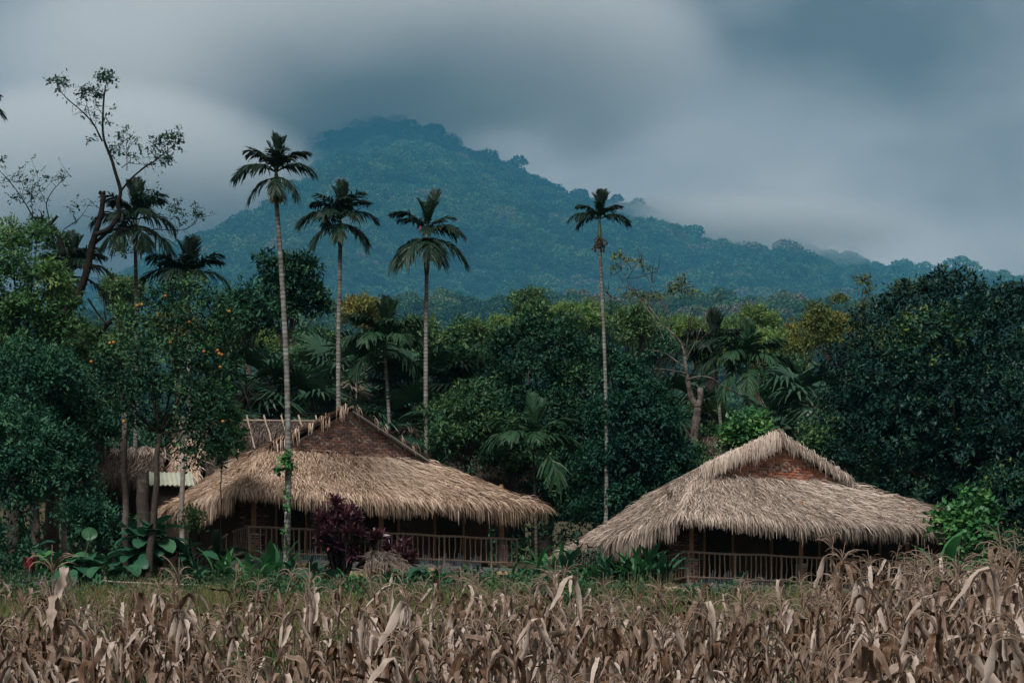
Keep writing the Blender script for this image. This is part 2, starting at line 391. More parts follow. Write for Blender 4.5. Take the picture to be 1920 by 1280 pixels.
def far_mat():
    m = bpy.data.materials.new('far_leaf'); m.use_nodes = True
    N, Lk = m.node_tree.nodes, m.node_tree.links
    p = N['Principled BSDF']; p.inputs['Roughness'].default_value = .6; p.inputs['Specular IOR Level'].default_value = .25
    oi = N.new('ShaderNodeObjectInfo'); cr = N.new('ShaderNodeValToRGB')
    stops = [(0, (.010, .034, .024)), (.3, (.018, .056, .032)), (.55, (.030, .080, .036)), (.8, (.052, .110, .042)), (.92, (.085, .130, .054)), (1, (.125, .110, .085))]
    while len(cr.color_ramp.elements) < len(stops): cr.color_ramp.elements.new(.5)
    for el, (pos, c) in zip(cr.color_ramp.elements, stops): el.position = pos; el.color = (*c, 1)
    an = N.new('ShaderNodeAttribute'); an.attribute_name = 'tone'
    hs = N.new('ShaderNodeHueSaturation')
    ma = N.new('ShaderNodeMath'); ma.operation = 'MULTIPLY_ADD'; ma.inputs[1].default_value = 1.5; ma.inputs[2].default_value = .45
    Lk.new(an.outputs['Fac'], ma.inputs[0]); Lk.new(ma.outputs[0], hs.inputs['Value'])
    pn = N.new('ShaderNodeTexNoise'); pn.inputs['Scale'].default_value = .011; pn.inputs['Detail'].default_value = 3
    Lk.new(oi.outputs['Location'], pn.inputs['Vector'])
    a1 = N.new('ShaderNodeMath'); a1.operation = 'MULTIPLY_ADD'; a1.inputs[1].default_value = 1.9; a1.inputs[2].default_value = -.95
    Lk.new(pn.outputs['Fac'], a1.inputs[0])
    a2 = N.new('ShaderNodeMath'); a2.operation = 'MULTIPLY_ADD'; a2.inputs[1].default_value = .75; a2.use_clamp = True
    Lk.new(oi.outputs['Random'], a2.inputs[0]); Lk.new(a1.outputs[0], a2.inputs[2])
    a3 = N.new('ShaderNodeMath'); a3.operation = 'ADD'; a3.use_clamp = True; a3.inputs[1].default_value = .10
    Lk.new(a2.outputs[0], a3.inputs[0]); Lk.new(a3.outputs[0], cr.inputs['Fac']); Lk.new(cr.outputs['Color'], hs.inputs['Color']); Lk.new(hs.outputs['Color'], p.inputs['Base Color'])
    return m
M['far_leaf'] = far_mat()
proto_col = bpy.data.collections.new('far_tree_kinds')      # not in the scene: only the source of the wood's copies
for k, kind in enumerate(['round', 'round', 'round', 'tall', 'flat', 'round']):
    proto_col.objects.link(bpy.data.objects.new('far_tree', far_tree(40 + k, kind).mesh('far_tree', M['far_leaf'])))

def instancer(name, pts, rot, scl, label, cat):
    me = bpy.data.meshes.new(name); me.vertices.add(len(pts)); me.vertices.foreach_set('co', np.asarray(pts, np.float32).ravel())
    for nm, dat in (('turn', rot), ('size', scl)):
        a = me.attributes.new(nm, 'FLOAT', 'POINT'); a.data.foreach_set('value', np.asarray(dat, np.float32))
    o = link(bpy.data.objects.new(name, me))
    ng = bpy.data.node_groups.new(name, 'GeometryNodeTree')
    ng.interface.new_socket('Geometry', in_out='INPUT', socket_type='NodeSocketGeometry')
    ng.interface.new_socket('Geometry', in_out='OUTPUT', socket_type='NodeSocketGeometry')
    N, Lk = ng.nodes, ng.links
    gi, go = N.new('NodeGroupInput'), N.new('NodeGroupOutput')
    ci = N.new('GeometryNodeCollectionInfo'); ci.inputs['Collection'].default_value = proto_col
    ci.inputs['Separate Children'].default_value = True; ci.inputs['Reset Children'].default_value = True
    ip = N.new('GeometryNodeInstanceOnPoints'); ip.inputs['Pick Instance'].default_value = True
    a1 = N.new('GeometryNodeInputNamedAttribute'); a1.data_type = 'FLOAT'; a1.inputs['Name'].default_value = 'turn'
    a2 = N.new('GeometryNodeInputNamedAttribute'); a2.data_type = 'FLOAT'; a2.inputs['Name'].default_value = 'size'
    cb = N.new('ShaderNodeCombineXYZ')
    Lk.new(a1.outputs['Attribute'], cb.inputs['Z'])
    Lk.new(gi.outputs[0], ip.inputs['Points']); Lk.new(ci.outputs[0], ip.inputs['Instance'])
    Lk.new(cb.outputs[0], ip.inputs['Rotation']); Lk.new(a2.outputs['Attribute'], ip.inputs['Scale'])
    Lk.new(ip.outputs[0], go.inputs[0])
    md = o.modifiers.new('copies', 'NODES'); md.node_group = ng
    return tag(o, label, cat, kind='stuff')

rng = np.random.default_rng(7)
P = []
Yc = 215.0
while Yc < 2500:
    sp = min(max(.0058 * Yc, 3.0), 11.5)
    w = .30 * Yc + 12
    xs = np.arange(-w, w, sp) + rng.uniform(-sp * .48, sp * .48, len(np.arange(-w, w, sp)))
    ys = Yc + rng.uniform(-sp * .48, sp * .48, len(xs))
    P.append(np.stack([xs, ys], 1)); Yc += sp
P = np.vstack(P)
z = ground_z(P[:, 0], P[:, 1])
size = np.clip(.0080 * P[:, 1], 3.4, 15) * np.clip(np.exp(rng.normal(0, .27, len(P))), .6, 1.45) * np.where(rng.random(len(P)) < .03, 1.25, 1.0)
instancer('far_wood', np.column_stack([P, z - .4]), rng.uniform(0, 6.28, len(P)), size, 'dense mass of rainforest trees covering the mountain slopes', 'forest')
# ------------------------------------------------------------------ thatch
def patch_fn(A, B, C, D, sag=0.0):
    """Bilinear roof patch: A-B is the upper edge, D-C the lower edge (A above D). s along, t down."""
    A, B, C, D = [np.array(v, float) for v in (A, B, C, D)]
    def f(s, t):
        s = np.asarray(s)[..., None]; t = np.asarray(t)[..., None]
        p = (A * (1 - s) + B * s) * (1 - t) + (D * (1 - s) + C * s) * t
        p = p + np.array([0, 0, -1.0]) * sag * np.sin(np.pi * np.clip(t, 0, 1)) 
        return p
    return f

def slab(mb, f, ns, nt, thick=.12, tone=.15):
    s, t = np.meshgrid(np.linspace(0, 1, ns), np.linspace(0, 1, nt), indexing='ij')
    top = f(s, t).reshape(-1, 3); bot = top - np.array([0, 0, thick])
    i = np.arange(ns - 1)[:, None] * nt; j = np.arange(nt - 1)[None, :]
    q = np.stack([i + j, i + j + 1, i + nt + j + 1, i + nt + j], -1).reshape(-1, 4)
    n = ns * nt
    edge = [(a, 0) for a in range(ns)] + [(ns - 1, b) for b in range(1, nt)] + [(a, nt - 1) for a in range(ns - 2, -1, -1)] + [(0, b) for b in range(nt - 2, 0, -1)]
    e = np.array([a * nt + b for a, b in edge]); e2 = np.roll(e, -1)
    mb.add(np.vstack([top, bot]), np.vstack([q, q[:, ::-1] + n, np.stack([e, e + n, e2 + n, e2], 1)]), tone=tone)

def thatch_strips(mb, f, rng, width, height, per_m2=95, length=(.30, .62), wid=(.0055, .0130), fringe=.34, base_tone=.45, spread=.30, lift=.026, fringe_n=46, top_tone=0.0, messy=0.0):
    """Overlapping leaf strips laid down-slope over a patch, with a shaggy fringe along the lower edge."""
    area = width * height; n = int(area * per_m2)
    nf = int(width * fringe_n)
    s = np.concatenate([rng.random(n), rng.random(nf)]); t = np.concatenate([rng.random(n) ** .9, rng.uniform(.90, 1.0, nf)])
    N = n + nf
    eps = .02
    p0 = f(s, t)
    dt = unit(f(s, t + eps) - f(s, t - eps)); ds = unit(f(s + eps, t) - f(s - eps, t))
    nr = unit(np.cross(ds, dt)); nr = np.where(nr[:, 2:3] < 0, -nr, nr)
    a = rng.normal(0, spread, N)
    clump = (vnoise(s * width * 1.6, t * height * 1.6, 21) - .5) * 1.1 + (vnoise(s * width * .5, t * height * .7, 29) - .5) * .6
    a = a + clump * .5
    d = unit(dt * np.cos(a)[:, None] + ds * np.sin(a)[:, None])
    L = rng.uniform(length[0], length[1], N); W = rng.uniform(wid[0], wid[1], N)
    lf = np.abs(rng.normal(0, lift, N)) + .012
    lf[n:] *= .6
    if messy: lf[:n] += (rng.random(n) < messy) * rng.uniform(.03, .14, n)
    g = np.zeros(N); g[n:] = fringe * rng.uniform(.45, 1.25, nf) * (0.42 + .75 * vnoise(s[n:] * width * 1.0, 0 * s[n:], 33) + .45 * vnoise(s[n:] * width * 3.5, 0 * s[n:], 35)); g[:n] = np.clip(t[:n] * height + L[:n] * .8 - height, 0, 1) * .5
    k = np.array([0, .35, .7, 1.0])
    side = unit(np.cross(d, nr) + nr * rng.normal(0, .26, N)[:, None])
    start = p0 + nr * rng.uniform(.005, .05, N)[:, None]
    P = start[:, None, :] + d[:, None, :] * (L[:, None] * k)[:, :, None] + nr[:, None, :] * (lf[:, None] * np.sin(k * 2.2)[None, :])[:, :, None]
    P[:, :, 2] -= g[:, None] * (k ** 2)[None, :] * 1.15
    # fringe strips reach less far outwards than down
    P[n:, :, :2] = start[n:, None, :2] + (P[n:, :, :2] - start[n:, None, :2]) * (1 - .45 * k)[None, :, None]
    wk = np.array([.75, 1.0, .8, .18])
    tn = base_tone + rng.normal(0, .27, N) + clump * .22 + (vnoise(s * width * .35 + 5, t * height * .5, 51) - .5) * .38 + top_tone * (1 - t)
    mb.ribbons(P, side[:, None, :] * (W[:, None] * wk)[:, :, None], np.clip(tn, 0, 1))

def stick(mb, a, b, r, rng, n=5, wob=.012, sides=5, tone=.5, taper=.9):
    a = np.array(a, float); b = np.array(b, float)
    k = np.linspace(0, 1, n)[:, None]
    P = a * (1 - k) + b * k
    P[1:-1] += rng.normal(0, wob, (n - 2, 3))
    mb.tube(P, r * np.linspace(1, taper, n) * rng.uniform(.92, 1.08, n), sides, tone=np.clip(tone + rng.normal(0, .08, n), 0, 1))

# ------------------------------------------------------------------ bricks shared by every wall
_brick_meshes = []
_r = np.random.default_rng(5)
for k in range(5):
    mb = MB(); mb.box((0, 0, 0), (.182, .07, .052), jit=.005, rng=_r); _brick_meshes.append(mb.mesh('brick'))

def add_bricks(parent, poly_fn, x0, x1, z0, z1, y, mat, rng, pitch=(.222, .086), scale=1.0):
    """Courses of single bricks proud of a mortar wall; poly_fn(x, z) says where the wall is."""
    ms = []
    for k in range(3):
        me = _brick_meshes[k].copy(); me.materials.clear(); me.materials.append(mat); ms.append(me)
    row = 0; z = z0 + pitch[1] / 2
    while z < z1:
        x = x0 + (pitch[0] / 2 if row % 2 else 0) + rng.uniform(-.02, .02)
        while x < x1:
            if poly_fn(x, z):
                half = rng.random() < .07
                o = bpy.data.objects.new('brick', ms[rng.integers(3)])
                o.location = (x, y + rng.uniform(-.012, .006), z + rng.uniform(-.004, .004))
                o.scale = (.5 if half else rng.uniform(.94, 1.03), 1, rng.uniform(.92, 1.05))
                o.rotation_euler = (0, rng.normal(0, .008), rng.normal(0, .01))
                link(o, parent)
            x += pitch[0]
        z += pitch[1]; row += 1

# ------------------------------------------------------------------ the two thatched bungalows
def bungalow(root_xy, floor_z, rz, seed, thatch, brick_mat, label, drop=(0, 0, 0), fringe_verge='sparse', rail_gap=False, Lx=10.6, Dy=8.0):
    rng = np.random.default_rng(seed)
    root = empty('thatched_bungalow', (root_xy[0], root_xy[1], floor_z), rz, label, 'bungalow', 'thatched bungalows above the corn field')
    ze = 2.02
    Nc = (0, 0, ze); Rc = (Lx, 0, ze); Rb = (Lx, Dy, ze); Fc = (0, Dy, ze - drop[1])
    GL = (2.0, 2.4, 3.72); GR = (7.28, 2.4, 3.66); BL = (2.0, 5.6, 3.72 - drop[0]); BR = (7.28, 5.6, 3.66)
    A = (4.63, 2.02, 5.15 - .5 * drop[2]); B = (4.63, 5.1, 5.03 - drop[2])
    GLu = (1.95, 2.02, 3.74); GRu = (7.38, 2.02, 3.66)
    patches = {
        'front': (GL, GR, Rc, Nc), 'left': (BL, GL, Nc, Fc), 'right': (GR, BR, Rb, Rc), 'rear': (BR, BL, Fc, Rb),
        'upper_left': (B, A, GLu, BL), 'upper_right': (A, B, BR, GRu), 'upper_rear': (B, B, BR, BL)}
    rb = MB()
    fs = {}
    for k, q in patches.items():
        fs[k] = patch_fn(*q, sag=.10 if k in ('front', 'left', 'right') else .04)
        if k != 'upper_rear': slab(rb, fs[k], 9, 6, thick=.14 if 'upper' not in k else .07)
    roof = rb.build('roof', M['thatch_old'], root)
    tb = MB()
    thatch_strips(tb, fs['front'], rng, 8.6, 2.9, 620, base_tone=.72, fringe_n=300, messy=.10)
    thatch_strips(tb, fs['left'], rng, 6.2, 2.9, 520, base_tone=.70, fringe_n=300, fringe=.46, messy=.12)
    thatch_strips(tb, fs['right'], rng, 6.2, 3.6, 230, base_tone=.58, fringe_n=100)
    thatch_strips(tb, fs['rear'], rng, 8.0, 2.6, 25, base_tone=.5, fringe_n=20)
    up_t = .25 if fringe_verge == 'sparse' else .55
    thatch_strips(tb, fs['upper_left'], rng, 3.2, 3.0, 420, base_tone=up_t, fringe_n=30, fringe=.12)
    thatch_strips(tb, fs['upper_right'], rng, 3.2, 3.0, 300, base_tone=.30, fringe_n=20, fringe=.12)
    # shaggy hips: longer strips over the corners
    for (a, b, n_) in ((GL, Nc, 420), (GR, Rc, 420), (BL, Fc, 300)):
        a = np.array(a); b = np.array(b); k = rng.random(n_)
        p = a + (b - a) * k[:, None] + np.array([0, 0, .05]); d = unit((b - a)[None, :] + rng.normal(0, .8, (n_, 3)) * np.array([1, 1, .25]))
        kk = np.array([0, .4, .75, 1.0]); Ls = rng.uniform(.35, .7, n_)
        P = p[:, None] + d[:, None] * (Ls[:, None] * kk)[:, :, None]; P[:, :, 2] -= (kk ** 2)[None] * .16
        sd = unit(np.cross(d, rng.normal(0, .3, (n_, 3)) + np.array([0, 0, 1.])))
        tb.ribbons(P, sd[:, None] * (rng.uniform(.007, .015, n_)[:, None] * np.array([.7, 1, .8, .2]))[:, :, None], np.clip(rng.normal(.62, .16, n_), 0, 1))
    # hanging leaves along the verge in front of the brick gable
    for side in (0, 1):
        a, b = np.array(A), np.array(GLu if side == 0 else GRu)
        if fringe_verge == 'sparse':
            ks = (np.array([.05, .10, .13, .30, .34, .37, .52, .68, .71, .88, .97]) if side == 0 else np.array([.10, .30, .42, .64, .8]))
            n_per = 9 if side == 0 else 6; ln = (.18, .42)
        else:
            ks = np.linspace(.0, 1.0, 34); n_per = 46 if side == 0 else 32; ln = (.22, .50) if side == 0 else (.14, .34)
        for k in ks:
            n_ = n_per; p = a + (b - a) * k + rng.normal(0, .05, (n_, 3)) + np.array([0, -.02, .07])
            Ls = rng.uniform(ln[0], ln[1], n_) * (1.25 if (fringe_verge != 'sparse' and k < .35) else 1.0)
            d = unit(np.array([-.35 if side == 0 else .35, -.65, -.15]) + rng.normal(0, .25, (n_, 3)))
            kk = np.array([0, .3, .65, 1.0])
            P = p[:, None] + d[:, None] * (Ls[:, None] * kk * np.array([1, 1, .85, .7]))[:, :, None] * .62; P[:, :, 2] -= Ls[:, None] * (kk ** 1.5)[None]
            sd = unit(np.cross(d, rng.normal(0, .5, (n_, 3)) + np.array([0, 0, 1.])))
            tb.ribbons(P, sd[:, None] * (rng.uniform(.007, .015, n_)[:, None] * np.array([.7, 1, .8, .2]))[:, :, None], np.clip(rng.normal(.74, .15, n_), 0, 1))
    th = tb.build('thatch', thatch, roof); th['kind'] = 'stuff'
    # ridge pole and verge boards
    mb = MB(); stick(mb, (4.63, 1.85, 5.10), (4.63, 5.2, 4.95 - drop[2]), .05, rng, 4); mb.build('ridge_pole', M['wood_grey'], root)
    if fringe_verge == 'sparse':       # corrugated sheet lining under the right verge
        mb = MB(); a = np.array([4.66, 1.93, 4.99]); b = np.array([7.34, 1.93, 3.53]); n = 13
        s, t = np.meshgrid(np.linspace(0, 1, 27), np.linspace(0, 1, 3), indexing='ij')
        V = a + (b - a) * t[..., None] + np.array([0, 1.0, 0]) * s[..., None] * .5; V[..., 2] += .018 * np.sin(s * 27 * np.pi / 2 * 1.0)
        i = np.arange(26)[:, None] * 3; j = np.arange(2)[None]; q = np.stack([i + j, i + j + 1, i + 4 + j, i + 3 + j], -1).reshape(-1, 4)
        mb.add(np.vstack([V.reshape(-1, 3), V.reshape(-1, 3) - np.array([0, 0, .012])]), np.vstack([q, q[:, ::-1] + 81]))
        mb.build('corrugated_sheet', M['metal'], root)
        mb = MB(); mb.tube([a + np.array([0, -.02, -.03]), (a + b) / 2 + np.array([0, -.02, -.03]), b + np.array([0, -.02, -.03])], .028, 6); mb.build('verge_batten', M['metal'], root)
    # brick gables
    for gy, nm in ((2.20, 'gable_wall'), (5.0, 'rear_gable_wall')):
        mb = MB(); w = .12; zap = 4.99 - .5 * drop[2]
        mb.add([(2.1, gy, 3.5), (7.2, gy, 3.5), (4.63, gy, zap), (2.1, gy + w, 3.5), (7.2, gy + w, 3.5), (4.63, gy + w, zap)], [[0, 1, 4, 3], [1, 2, 5, 4], [2, 0, 3, 5]], [[0, 2, 1], [3, 4, 5]])
        gw = mb.build(nm, M['mortar'], root)
        if nm == 'gable_wall':
            def inside(x, z):
                zt = 3.5 + (x - 2.1) / 2.53 * (zap - 3.5) if x < 4.63 else 3.5 + (7.2 - x) / 2.57 * (zap - 3.5)
                return z + .03 < zt and 2.2 < x < 7.1
            add_bricks(gw, inside, 2.2, 7.1, 3.55, 4.95, gy, brick_mat, rng)
    # floor, plinth of stones, walls, posts, rail
    x0, x1, y0, y1 = .75, Lx - .6, .75, 7.4
    mb = MB(); mb.box(((x0 + x1) / 2, (y0 + y1) / 2, -.06), (x1 - x0, y1 - y0, .12)); mb.build('floor', M['concrete'], root)
    mb = MB(); mb.box(((x0 + x1) / 2, (y0 + y1) / 2 + .06, -.72), (x1 - x0 - .1, y1 - y0 - .1, 1.2)); pl = mb.build('plinth', M['mortar'], root)
    nx = int((x1 - x0) / .27); H = .62; nzr = 3
    gx = np.linspace(x0, x1, nx + 1)
    PX = np.zeros((nx + 1, nzr + 1)); PZ = np.zeros((nx + 1, nzr + 1))
    for i in range(nx + 1):
        for j in range(nzr + 1):
            PX[i, j] = gx[i] + (rng.uniform(-.085, .085) if 0 < i < nx else 0) + (.10 * (j % 2)); PZ[i, j] = -.10 - H * j / nzr + (rng.uniform(-.06, .06) if 0 < j < nzr else rng.uniform(-.012, .012))
    for i in range(nx):
        for j in range(nzr):
            c = np.array([[PX[i, j + 1], PZ[i, j + 1]], [PX[i + 1, j + 1], PZ[i + 1, j + 1]], [PX[i + 1, j], PZ[i + 1, j]], [PX[i, j], PZ[i, j]]])
            # cut corners so the stones read as rubble
            pts = []
            for a in range(4):
                p, q = c[a], c[(a + 1) % 4]
                pts += [p + (q - p) * rng.uniform(.10, .26), p + (q - p) * rng.uniform(.74, .90)]
            pts = np.array(pts); m = pts.mean(0); pts = m + (pts - m) * .97
            yb, yf = y0 + .02, y0 - rng.uniform(.02, .06)
            n = len(pts); V = [(p[0], yb, p[1]) for p in pts] + [(m[0] + (p[0] - m[0]) * .86, yf, m[1] + (p[1] - m[1]) * .86) for p in pts] + [(m[0], yf - .015, m[1])]
            Q = [[a, (a + 1) % n, n + (a + 1) % n, n + a] for a in range(n)]; T = [[2 * n, n + a, n + (a + 1) % n] for a in range(n)]
            sb = MB(); sb.add(V, Q, T); sb.build('stone', M['stone'], pl)
    # side plinth on the visible left side: a course of larger blocks
    for j in range(2):
        for i in range(16):
            yy = y0 + .2 + i * .41 + .2 * (j % 2)
            sb = MB(); sb.box((x0 - .01, yy, -.24 - j * .27), (.12, .37, .24), jit=.03, rng=rng); sb.build('stone', M['stone'], pl)
    wy = 2.55
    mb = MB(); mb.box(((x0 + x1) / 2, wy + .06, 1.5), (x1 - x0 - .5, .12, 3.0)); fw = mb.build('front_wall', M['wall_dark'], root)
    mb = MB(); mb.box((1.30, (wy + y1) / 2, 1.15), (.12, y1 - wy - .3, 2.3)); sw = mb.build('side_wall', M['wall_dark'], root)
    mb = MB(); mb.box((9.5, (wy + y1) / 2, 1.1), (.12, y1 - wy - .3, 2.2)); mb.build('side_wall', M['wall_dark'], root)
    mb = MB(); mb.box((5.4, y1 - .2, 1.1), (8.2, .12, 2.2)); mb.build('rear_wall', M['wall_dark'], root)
    # courses of brick showing at the left end of the veranda wall
    end = 1.0
    for zc in range(24):
        for xc in range(4):
            o = bpy.data.objects.new('brick', _brick_meshes[(zc + xc) % 5]); 
            if not _brick_meshes[(zc + xc) % 5].materials: _brick_meshes[(zc + xc) % 5].materials.append(M['brick'])
            o.location = (1.12 + xc * .222 + (.111 if zc % 2 else 0), wy - .01, .06 + zc * .086); link(o, fw)
    for i, (dx, dw) in enumerate(((2.75, .95), (5.6, 1.7), (8.3, .95))):
        mb = MB(); mb.box((dx, wy - .03, 1.02), (dw, .06, 2.04)); dr = mb.build('door', M['wood_dark'], root)
        for s in (-1, 1):
            mb = MB(); mb.box((dx + s * (dw / 2 + .04), wy - .05, 1.04), (.08, .10, 2.08)); mb.build('door_frame', M['wood'], dr)
        mb = MB(); mb.box((dx, wy - .05, 2.12), (dw + .16, .10, .08)); mb.build('door_frame', M['wood'], dr)
    # posts: squared timber on brick stubs
    px = [.95, 5.25, 9.55] if not rail_gap else [.95, 4.9, 8.9]
    for x in px:
        mb = MB(); stick(mb, (x, 1.0, 0), (x + rng.normal(0, .03), .98, 2.75), .085, rng, 5, .008, 4, .5, .9); mb.build('post', M['wood'], root)
        pb = MB(); pb.box((x, .97, .38), (.27, .27, .76)); br = pb.build('post_base', M['mortar'], root)
        for zc in range(9):
            for s in (-1, 1):
                o = bpy.data.objects.new('brick', _brick_meshes[(zc) % 5]); o.scale = (.56, 1, 1); o.location = (x + s * .068, .845, .05 + zc * .079); link(o, br)
    # veranda beam and rafters
    mb = MB(); stick(mb, (1.0, 1.0, 2.44), (Lx - 1.0, 1.0, 2.42), .07, rng, 6, .01); mb.build('beam', M['wood_dark'], root)
    for x in np.arange(1.0, Lx - .8, .8):
        gx_ = 2.0 + (x / Lx) * 5.2
        mb = MB(); stick(mb, (x, .06, ze - .16), (gx_, 2.4, 3.48), .035, rng, 4, .01); mb.build('rafter', M['wood_dark'], root)
    # railing
    ry = .82
    mb = MB(); stick(mb, (x0 - .05, ry, .96), (x1 + .03, ry, .96), .036, rng, 14, .008, 6, .62, 1); mb.build('top_rail', M['wood_grey'], root)
    mb = MB(); stick(mb, (x0 - .05, ry, .18), (x1 + .03, ry, .18), .032, rng, 14, .008, 6, .50, 1); mb.build('bottom_rail', M['wood_grey'], root)
    xs = np.arange(x0, x1 + .05, .185)
    for i, x in enumerate(xs):
        big = i % 9 == 0 or i == len(xs) - 1
        mb = MB()
        stick(mb, (x, ry - (.01 if big else 0), -.08 if big else .14), (x + rng.normal(0, .012), ry, 1.0 if big else .96), .034 if big else rng.uniform(.017, .023), rng, 5, .008, 6, .55 + rng.normal(0, .12), 1)
        mb.build('rail_post' if big else 'baluster', M['wood_grey'], root)
    # return rail along the left side
    for z_ in (.96, .18):
        mb = MB(); stick(mb, (x0 - .02, ry, z_), (x0 + .02, 2.45, z_), .032, rng, 5, .008, 6, .45, 1); mb.build('side_rail', M['wood_grey'], root)
    for y in np.arange(1.05, 2.45, .2):
        mb = MB(); stick(mb, (x0, y, .14), (x0, y, .96), .019, rng, 4, .008, 5, .45, 1); mb.build('baluster', M['wood_grey'], root)
    # pale fringed cloth hung low behind the rail
    for (cx0, cx1) in ((1.3, 4.0), (6.7, 8.9)):
        mb = MB(); n = 40; xs2 = np.linspace(cx0, cx1, n); hgt = .28 + .10 * np.sin(xs2 * 11) + rng.uniform(-.05, .12, n)
        P = np.stack([np.stack([xs2, np.full(n, 1.28) + .03 * np.sin(xs2 * 17), np.full(n, .01)], 1), np.stack([xs2, np.full(n, 1.25), hgt], 1)], 1)
        mb.ribbons(P, np.array([.03, 0, 0]) * np.ones((n, 2, 1)) * np.array([1, .35])[None, :, None], rng.random(n)); mb.build('fringed_cloth', M['cloth'], root)
    return root

TH = R(25)
hutL = bungalow((at(440, 0, 79)[0], 79.0), 7.6, TH, 1, M['thatch'], M['brick'], 'brown thatched bungalow with dusky brick gable behind the tallest areca palm', (0, -.1, 0), 'sparse')
hutR = bungalow((at(1275, 0, 78)[0], 78.0), 6.72, TH, 2, M['thatch_grey'], M['brick_red'], 'grey thatched bungalow with orange-red brick gable beside the big dark tree', (.42, .62, .35), 'shaggy', True, 12.9, 9.2)

# wooden steps rail left of the brown bungalow
rng = np.random.default_rng(15)
st = empty('garden_steps', (*at(408, 0, 79.6)[:2], gz(at(408, 0, 79.6)[0], 79.6)), R(25), 'dark wooden steps with slatted rail at the corner of the brown bungalow', 'steps')
for k in range(4):
    mb = MB(); mb.box((-.25 * k + .1, 0, 7.45 - .22 * k - st.location.z), (.34, 1.1, .06)); mb.build('tread', M['wood_dark'], st)
for k in range(7):
    x = .1 - .16 * k; zt = 7.6 - .14 * k - st.location.z
    mb = MB(); stick(mb, (x, -.55, zt - .35), (x, -.55, zt + .62), .018, rng, 4, .006, 5, .3); mb.build('baluster', M['wood_grey'], st)
mb = MB(); stick(mb, (.15, -.55, 7.62 + .62 - st.location.z), (-1.0, -.55, 6.72 + .62 - st.location.z), .03, rng, 4, .008, 6, .4); mb.build('handrail', M['wood_grey'], st)

# ------------------------------------------------------------------ other thatched buildings glimpsed behind
def back_hut(name, x0p, x1p, ridge_py, eave_py, Y, depth, label, thatch, per=110, tone=.5, poles=0, veranda=False, rz=0.0, band=None, open_top=0):
    rng = np.random.default_rng(int(x0p) + 3)
    X0, X1 = at(x0p, 0, Y)[0], at(x1p, 0, Y)[0]
    zr = at(0, ridge_py, Y + depth / 2)[2]; ze = at(0, eave_py, Y)[2]
    zg = gz((X0 + X1) / 2, Y)
    root = empty(name, ((X0 + X1) / 2, Y, zg), rz, label, 'hut', 'thatched huts half hidden among the trees')
    w = X1 - X0; h = w / 2; zr -= zg; ze -= zg
    A, B, C, D = (-h * .97, depth / 2, zr), (h * .97, depth / 2, zr), (h, 0, ze), (-h, 0, ze)
    f = patch_fn(A, B, C, D, .08); f2 = patch_fn(B, A, (-h, depth, ze), (h, depth, ze), .08)
    mb = MB(); slab(mb, f, 7, 5, .12); slab(mb, f2, 7, 5, .12)
    roof = mb.build('roof', M['thatch_old'], root)
    sl = math.hypot(depth / 2, zr - ze)
    mb = MB(); thatch_strips(mb, f, rng, w, sl, per * 2.4, base_tone=tone, fringe_n=70, fringe=.40, messy=.06)
    if band:                                     # newer paler leaves along the ridge
        thatch_strips(mb, patch_fn(A, B, tuple(np.array(B) + (np.array(C) - np.array(B)) * band), tuple(np.array(A) + (np.array(D) - np.array(A)) * band), 0), rng, w, sl * band, 210, base_tone=.85, fringe_n=60, fringe=.12, lift=.08, messy=.2)
    th = mb.build('thatch', thatch, roof); th['kind'] = 'stuff'
    for k in range(poles):
        x = -h + w * (k + .6) / poles
        mb = MB(); stick(mb, (x - .12, depth / 2 + .12, zr + .28), (x + .42, depth / 2 - 1.6, zr - (zr - ze) * 1.6 / (depth / 2) + .10), .032, rng, 5, .02, 6, .75); mb.build('ridge_stick', M['wood_grey'], root)
    if poles:
        mb = MB(); stick(mb, (-h, depth / 2, zr + .08), (h, depth / 2, zr + .06), .045, rng, 6, .01, 6, .5); mb.build('ridge_pole', M['wood_grey'], root)
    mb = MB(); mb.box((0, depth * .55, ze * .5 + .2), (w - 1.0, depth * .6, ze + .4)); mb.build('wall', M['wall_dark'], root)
    for s in np.linspace(-.92, .92, 4):
        mb = MB(); stick(mb, (h * s, .35, -.2), (h * s, .35, ze + .15), .07, rng, 4, .01, 6, .3); mb.build('post', M['wood_dark'], root)
    if veranda:
        mb = MB(); mb.box((0, .6, .42 * ze), (w, 1.2, .08)); mb.build('floor', M['wood_dark'], root)
        mb = MB(); stick(mb, (-h, .22, .42 * ze + .02), (h, .22, .42 * ze - .02), .05, rng, 6, .01, 6, .8); mb.build('bamboo_rail', M['log_cut'], root)
        mb = MB(); stick(mb, (-h, .25, .42 * ze + .85), (h, .25, .42 * ze + .85), .03, rng, 6, .01, 6, .3); mb.build('top_rail', M['wood_dark'], root)
        for x in np.arange(-h + .1, h, .22):
            mb = MB(); stick(mb, (x, .25, .42 * ze), (x, .25, .42 * ze + .85), .016, rng, 3, .006, 5, .3); mb.build('baluster', M['wood_dark'], root)
    return root
back_hut('thatched_hut', 300, 600, 792, 905, 91, 5.5, 'old dark thatched roof crossed by leaning ridge poles behind the brown bungalow', M['thatch_old'], 120, .40, 9, band=.20)
back_hut('thatched_hut', 138, 300, 838, 898, 89, 4.0, 'small grey-brown thatched hut with bamboo veranda behind the orange tree', M['thatch_grey'], 170, .30, veranda=True, band=.12)
back_hut('thatched_hut', 745, 1010, 826, 930, 96, 5.5, 'faded thatched roof peeping out behind the brown bungalow and two palm trunks', M['thatch_old'], 110, .5, band=.22)
back_hut('thatched_hut', 1325, 1400, 818, 868, 101, 4.0, 'scrap of thatched roof behind the vine-covered stump', M['thatch_grey'], 120, .25)
